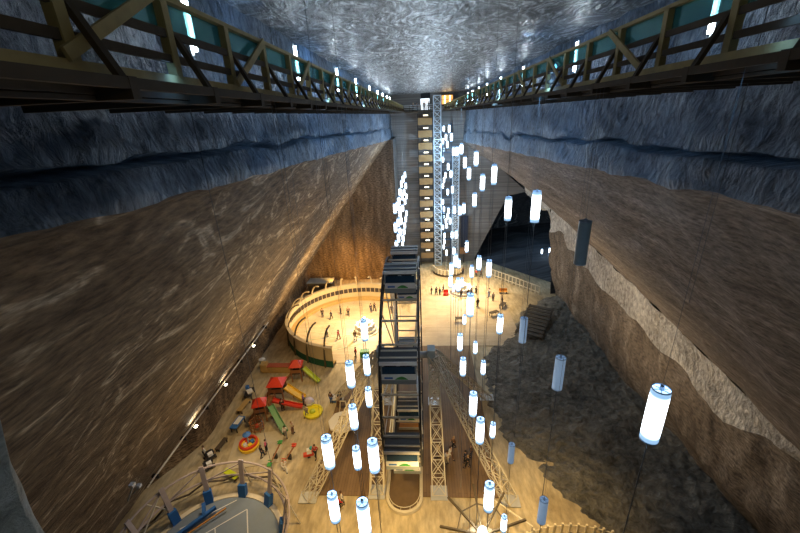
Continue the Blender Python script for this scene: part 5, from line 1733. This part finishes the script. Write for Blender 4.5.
# ------------------------------------------------------------ people
PEOPLE = [
    (1.34, 69.74, 'black', 'black', 0, 'person in black standing at the left edge of the bright plaza'),
    (2.29, 69.25, 'black', 'navy', 1, 'person in black top beside two others at the left of the plaza'),
    (2.99, 69.22, 'navy', 'black', 0, 'person in navy standing nearest the round plaza stage of three in a row'),
    (3.77, 70.58, 'navy', 'black', 1, 'person in dark clothes behind the red kiosk seat by the round plaza stage'),
    (7.11, 67.94, 'black', 'navy', 0, 'person in black standing in front of the round plaza stage'),
    (8.46, 68.12, 'black', 'black', 1, 'person in black, left one of the pair right of the plaza stage'),
    (9.23, 68.53, 'grey', 'navy', 0, 'person in grey top, right one of the pair right of the plaza stage'),
    (10.23, 69.4, 'navy', 'black', 0, 'person in navy standing behind the pair on the plaza'),
    (9.8, 63.87, 'black', 'black', 0, 'person in black standing at the front edge of the plaza'),
    (13.05, 66.22, 'grey', 'black', 0, 'person in grey standing tall near the right plaza railing'),
    (12.57, 67.96, 'white', 'blue', 1, 'person in white top and blue trousers near the right plaza railing'),
    (8.7, 79.76, 'black', 'navy', 0, 'person in black behind the round plaza stage'),
    (11.4, 78.2, 'red', 'black', 0, 'person in red top standing by the start of the plaza railing'),
    (12.45, 77.87, 'navy', 'black', 1, 'person in navy standing at the railing beside the dark chamber'),
    (14.5, 64.93, 'brown', 'black', 0, 'person in brown jacket at the front right corner of the bright plaza'),
    (-18.9, 60.85, 'black', 'navy', 0, 'person in black, leftmost inside the round wooden arena'),
    (-17.08, 60.06, 'navy', 'black', 1, 'person in navy, second from left inside the round wooden arena'),
    (-15.71, 61.89, 'black', 'black', 0, 'person in black, third from left inside the round wooden arena'),
    (-14.16, 61.28, 'brown', 'black', 1, 'person in brown top, fourth from left inside the round wooden arena'),
    (-10.1, 62.51, 'black', 'navy', 0, 'person in black, left one of the pair behind the round arena stage'),
    (-9.47, 62.88, 'black', 'black', 1, 'person in black, right one of the pair behind the round arena stage'),
    (-14.36, 53.37, 'red', 'brown', 1, 'person in red top in the middle of the arena floor'),
    (-16.44, 54.01, 'white', 'grey', 0, 'person in white top near the arena bent ribs'),
    (-11.56, 53.02, 'brown', 'grey', 1, 'person in brown top in front of the round arena stage'),
    (-10.7, 48.3, 'red', 'black', 0, 'person in red top beside the green box'),
    (-6.21, 62.01, 'navy', 'black', 0, 'person in navy seen through the left side of the wheel'),
    (-2.63, 65.91, 'black', 'black', 1, 'person in black seen through the top of the wheel'),
    (1.92, 29.33, 'white', 'cream', 0, 'person in white, left one of the pair right of the truss tower'),
    (2.29, 29.83, 'white', 'brown', 1, 'person in white top, right one of the pair right of the truss tower'),
    (2.74, 31.25, 'brown', 'black', 1, 'person in brown standing behind the white-dressed pair'),
    (1.05, 30.19, 'cream', 'brown', 0, 'person in cream top against the right truss tower'),
    (3.8, 29.48, 'navy', 'black', 0, 'person in navy under the long truss leg'),
    (3.99, 28.87, 'black', 'black', 1, 'person in black under the long truss leg'),
    (4.51, 30.23, 'brown', 'navy', 0, 'person in brown top behind the long truss leg'),
    (-14.89, 28.12, 'white', 'white', 1, 'person dressed all in white between the seesaws and the ball court'),
    (-17.88, 30.75, 'pink', 'black', 0, 'person in pink top beside the little carousel'),
    (-18.02, 29.95, 'black', 'navy', 1, 'person in black walking past the little carousel'),
    (-12.29, 38.33, 'brown', 'blue', 0, 'person in brown top and blue trousers left of the big white disc'),
    (-11.09, 38.51, 'black', 'black', 1, 'person in black right behind the big white disc'),
    (-11.17, 37.61, 'cream', 'brown', 0, 'person in cream top close behind the big white disc'),
    (-12.16, 30.02, 'red', 'black', 1, 'person in red top beside the white spring rider'),
    (-15.84, 38.14, 'purple', 'navy', 0, 'person in purple top at the end of the red slide'),
    (-14.85, 36.04, 'cream', 'grey', 1, 'person in cream top beside the yellow sandpit'),
    (-15.76, 33.34, 'cream', 'brown', 0, 'person in cream top at the end of the green slide'),
    (-18.23, 37.06, 'black', 'black', 0, 'person in black standing between the red and the green slide'),
    (-8.39, 24.15, 'red', 'black', 1, 'person in red top in front of the deck, at the foot of a lantern'),
    (-8.23, 24.75, 'white', 'grey', 0, 'person in white top behind the one in red in front of the deck'),
    (-24.35, 29.74, 'white', 'black', 0, 'person in white top by the go-karts at the left wall foot'),
    (-16.39, 32.74, 'white', 'grey', 1, 'person in white top below the green slide'),
]



def skin_mesh(name, joints, edges, root, sub=1):
    me = bpy.data.meshes.new(name)
    names = list(joints)
    me.from_pydata([joints[k][0] for k in names], [(names.index(a), names.index(b_)) for a, b_ in edges], [])
    o = bpy.data.objects.new(name, me)
    COL.objects.link(o)
    o.modifiers.new('skin', 'SKIN')
    for i, k in enumerate(names):
        v = me.skin_vertices[0].data[i]
        r = joints[k][1]
        v.radius = r if isinstance(r, tuple) else (r, r)
        v.use_root = (k == root)
    ss = o.modifiers.new('sub', 'SUBSURF')
    ss.levels = sub
    bpy.context.view_layer.update()
    dg = bpy.context.evaluated_depsgraph_get()
    res = bpy.data.meshes.new_from_object(o.evaluated_get(dg))
    res.name = name
    bpy.data.objects.remove(o)
    res.polygons.foreach_set('use_smooth', [True] * len(res.polygons))
    return res


def figure(pose):
    st = 0.0 if pose == 0 else 0.28
    J = {'pelvis': ((0, 0, 0.95), (0.15, 0.11)), 'waist': ((0, 0, 1.12), (0.135, 0.095)), 'chest': ((0, -0.01, 1.32), (0.165, 0.11)), 'neck': ((0, 0, 1.49), 0.055),
         'head': ((0, -0.02, 1.60), (0.085, 0.10)), 'crown': ((0, -0.01, 1.70), (0.07, 0.085))}
    E_ = [('pelvis', 'waist'), ('waist', 'chest'), ('chest', 'neck'), ('neck', 'head'), ('head', 'crown')]
    for s_, n_ in ((-1, 'l'), (1, 'r')):
        f_ = st * s_
        J['sh' + n_] = ((s_ * 0.19, 0, 1.42), 0.06)
        J['el' + n_] = ((s_ * 0.25, 0.05 + f_ * 0.4, 1.14), 0.045)
        J['wr' + n_] = ((s_ * 0.24, -0.08 + f_ * 0.6, 0.92), 0.033)
        J['ha' + n_] = ((s_ * 0.23, -0.11 + f_ * 0.6, 0.82), (0.035, 0.025))
        J['hi' + n_] = ((s_ * 0.10, 0, 0.88), 0.095)
        J['kn' + n_] = ((s_ * 0.11, -0.03 - f_ * 0.5, 0.50), 0.065)
        J['an' + n_] = ((s_ * 0.11, 0.02 - f_ * 0.9, 0.10), 0.042)
        J['to' + n_] = ((s_ * 0.12, -0.15 - f_ * 0.9, 0.04), (0.045, 0.035))
        E_ += [('chest', 'sh' + n_), ('sh' + n_, 'el' + n_), ('el' + n_, 'wr' + n_), ('wr' + n_, 'ha' + n_),
               ('pelvis', 'hi' + n_), ('hi' + n_, 'kn' + n_), ('kn' + n_, 'an' + n_), ('an' + n_, 'to' + n_)]
    body = skin_mesh('person_body', J, E_, 'pelvis')

    def grow(keys, d):
        return {k: (J[k][0], tuple(c + d for c in J[k][1]) if isinstance(J[k][1], tuple) else J[k][1] + d) for k in keys}
    ks = ['pelvis', 'waist', 'chest', 'shl', 'ell', 'wrl', 'shr', 'elr', 'wrr']
    top = skin_mesh('shirt', grow(ks, 0.022), [e for e in E_ if e[0] in ks and e[1] in ks], 'chest')
    ks = ['pelvis', 'hil', 'knl', 'anl', 'hir', 'knr', 'anr']
    leg = skin_mesh('trousers', grow(ks, 0.024), [e for e in E_ if e[0] in ks and e[1] in ks], 'pelvis')
    h = MB()
    h.lathe([(0.115, -0.06), (0.12, 0.0), (0.105, 0.07), (0.06, 0.115), (0.002, 0.125)], c=(0, 0.025, 1.66), n=12)
    hm = bpy.data.meshes.new('hair')
    hm.from_pydata(h.v, [], h.f)
    sh = MB()
    for s_ in (-1, 1):
        f_ = st * s_
        sh.box((s_ * 0.115, -0.07 - f_ * 0.9, 0.045), (0.11, 0.30, 0.09))
    sm = bpy.data.meshes.new('shoes')
    sm.from_pydata(sh.v, [], sh.f)
    for me_ in (body, top, leg, hm, sm):
        me_.materials.clear()
        me_.materials.append(None)
    return body, top, leg, hm, sm


CLOTH = {'black': (0.012, 0.012, 0.014), 'navy': (0.015, 0.025, 0.06), 'grey': (0.2, 0.2, 0.2), 'white': (0.8, 0.78, 0.74), 'blue': (0.05, 0.12, 0.35), 'red': (0.55, 0.03, 0.03),
         'brown': (0.16, 0.08, 0.04), 'cream': (0.6, 0.5, 0.36), 'pink': (0.7, 0.12, 0.25), 'purple': (0.28, 0.12, 0.4)}
M_SKIN = mat('skin', (0.55, 0.34, 0.24), 0.5, var=0.05)
HAIRS = [mat('dark_hair', (0.02, 0.012, 0.008), 0.5), mat('brown_hair', (0.09, 0.045, 0.02), 0.5), mat('fair_hair', (0.35, 0.22, 0.09), 0.5)]
FIG = [figure(0), figure(1)]


def person(x, y, z, topc, legc, pose, lab, rz):
    body, top, leg, hm, sm = FIG[pose]
    o = bpy.data.objects.new('person', body)
    COL.objects.link(o)
    o.location = (x, y, z)
    o.rotation_euler = (0, 0, rz)
    s_ = random.uniform(0.95, 1.06)
    o.scale = (s_, s_, s_)
    tag(o, lab, 'person', 'visitors')
    o.material_slots[0].link = 'OBJECT'
    o.material_slots[0].material = M_SKIN
    for nm, me_, mm in (('shirt', top, mat('cloth_' + topc, CLOTH[topc], 0.8)), ('trousers', leg, mat('cloth_' + legc, CLOTH[legc], 0.8)), ('hair', hm, random.choice(HAIRS)), ('shoes', sm, M_BLACK)):
        c = bpy.data.objects.new(nm, me_)
        COL.objects.link(c)
        c.parent = o
        c.material_slots[0].link = 'OBJECT'
        c.material_slots[0].material = mm


for x, y, tc_, lc_, pose, lab in PEOPLE:
    z = 0.0
    if -11.6 < x < 6.8 and 25.6 < y < 51:
        z = 0.08
    elif -2.8 < x < 15.2 and 51 < y < 69:
        z = 0.05
    elif (x - AX) ** 2 + (y - AY) ** 2 < 105:
        z = 0.012
    person(x, y, z, tc_, lc_, pose, lab, random.uniform(-PI, PI))
for x, tc_, lab in ((-1.6, 'black', 'person in black, leftmost on the end walkway below the ceiling'), (-0.8, 'navy', 'person in navy, second from left on the end walkway below the ceiling'), (0.7, 'black', 'person in black in front of the lit doorway on the end walkway'), (1.6, 'grey', 'person in grey at the right of the lit doorway on the end walkway')):
    person(x, 86.4, 34.58, tc_, 'black', 0, lab, random.uniform(-1, 1))
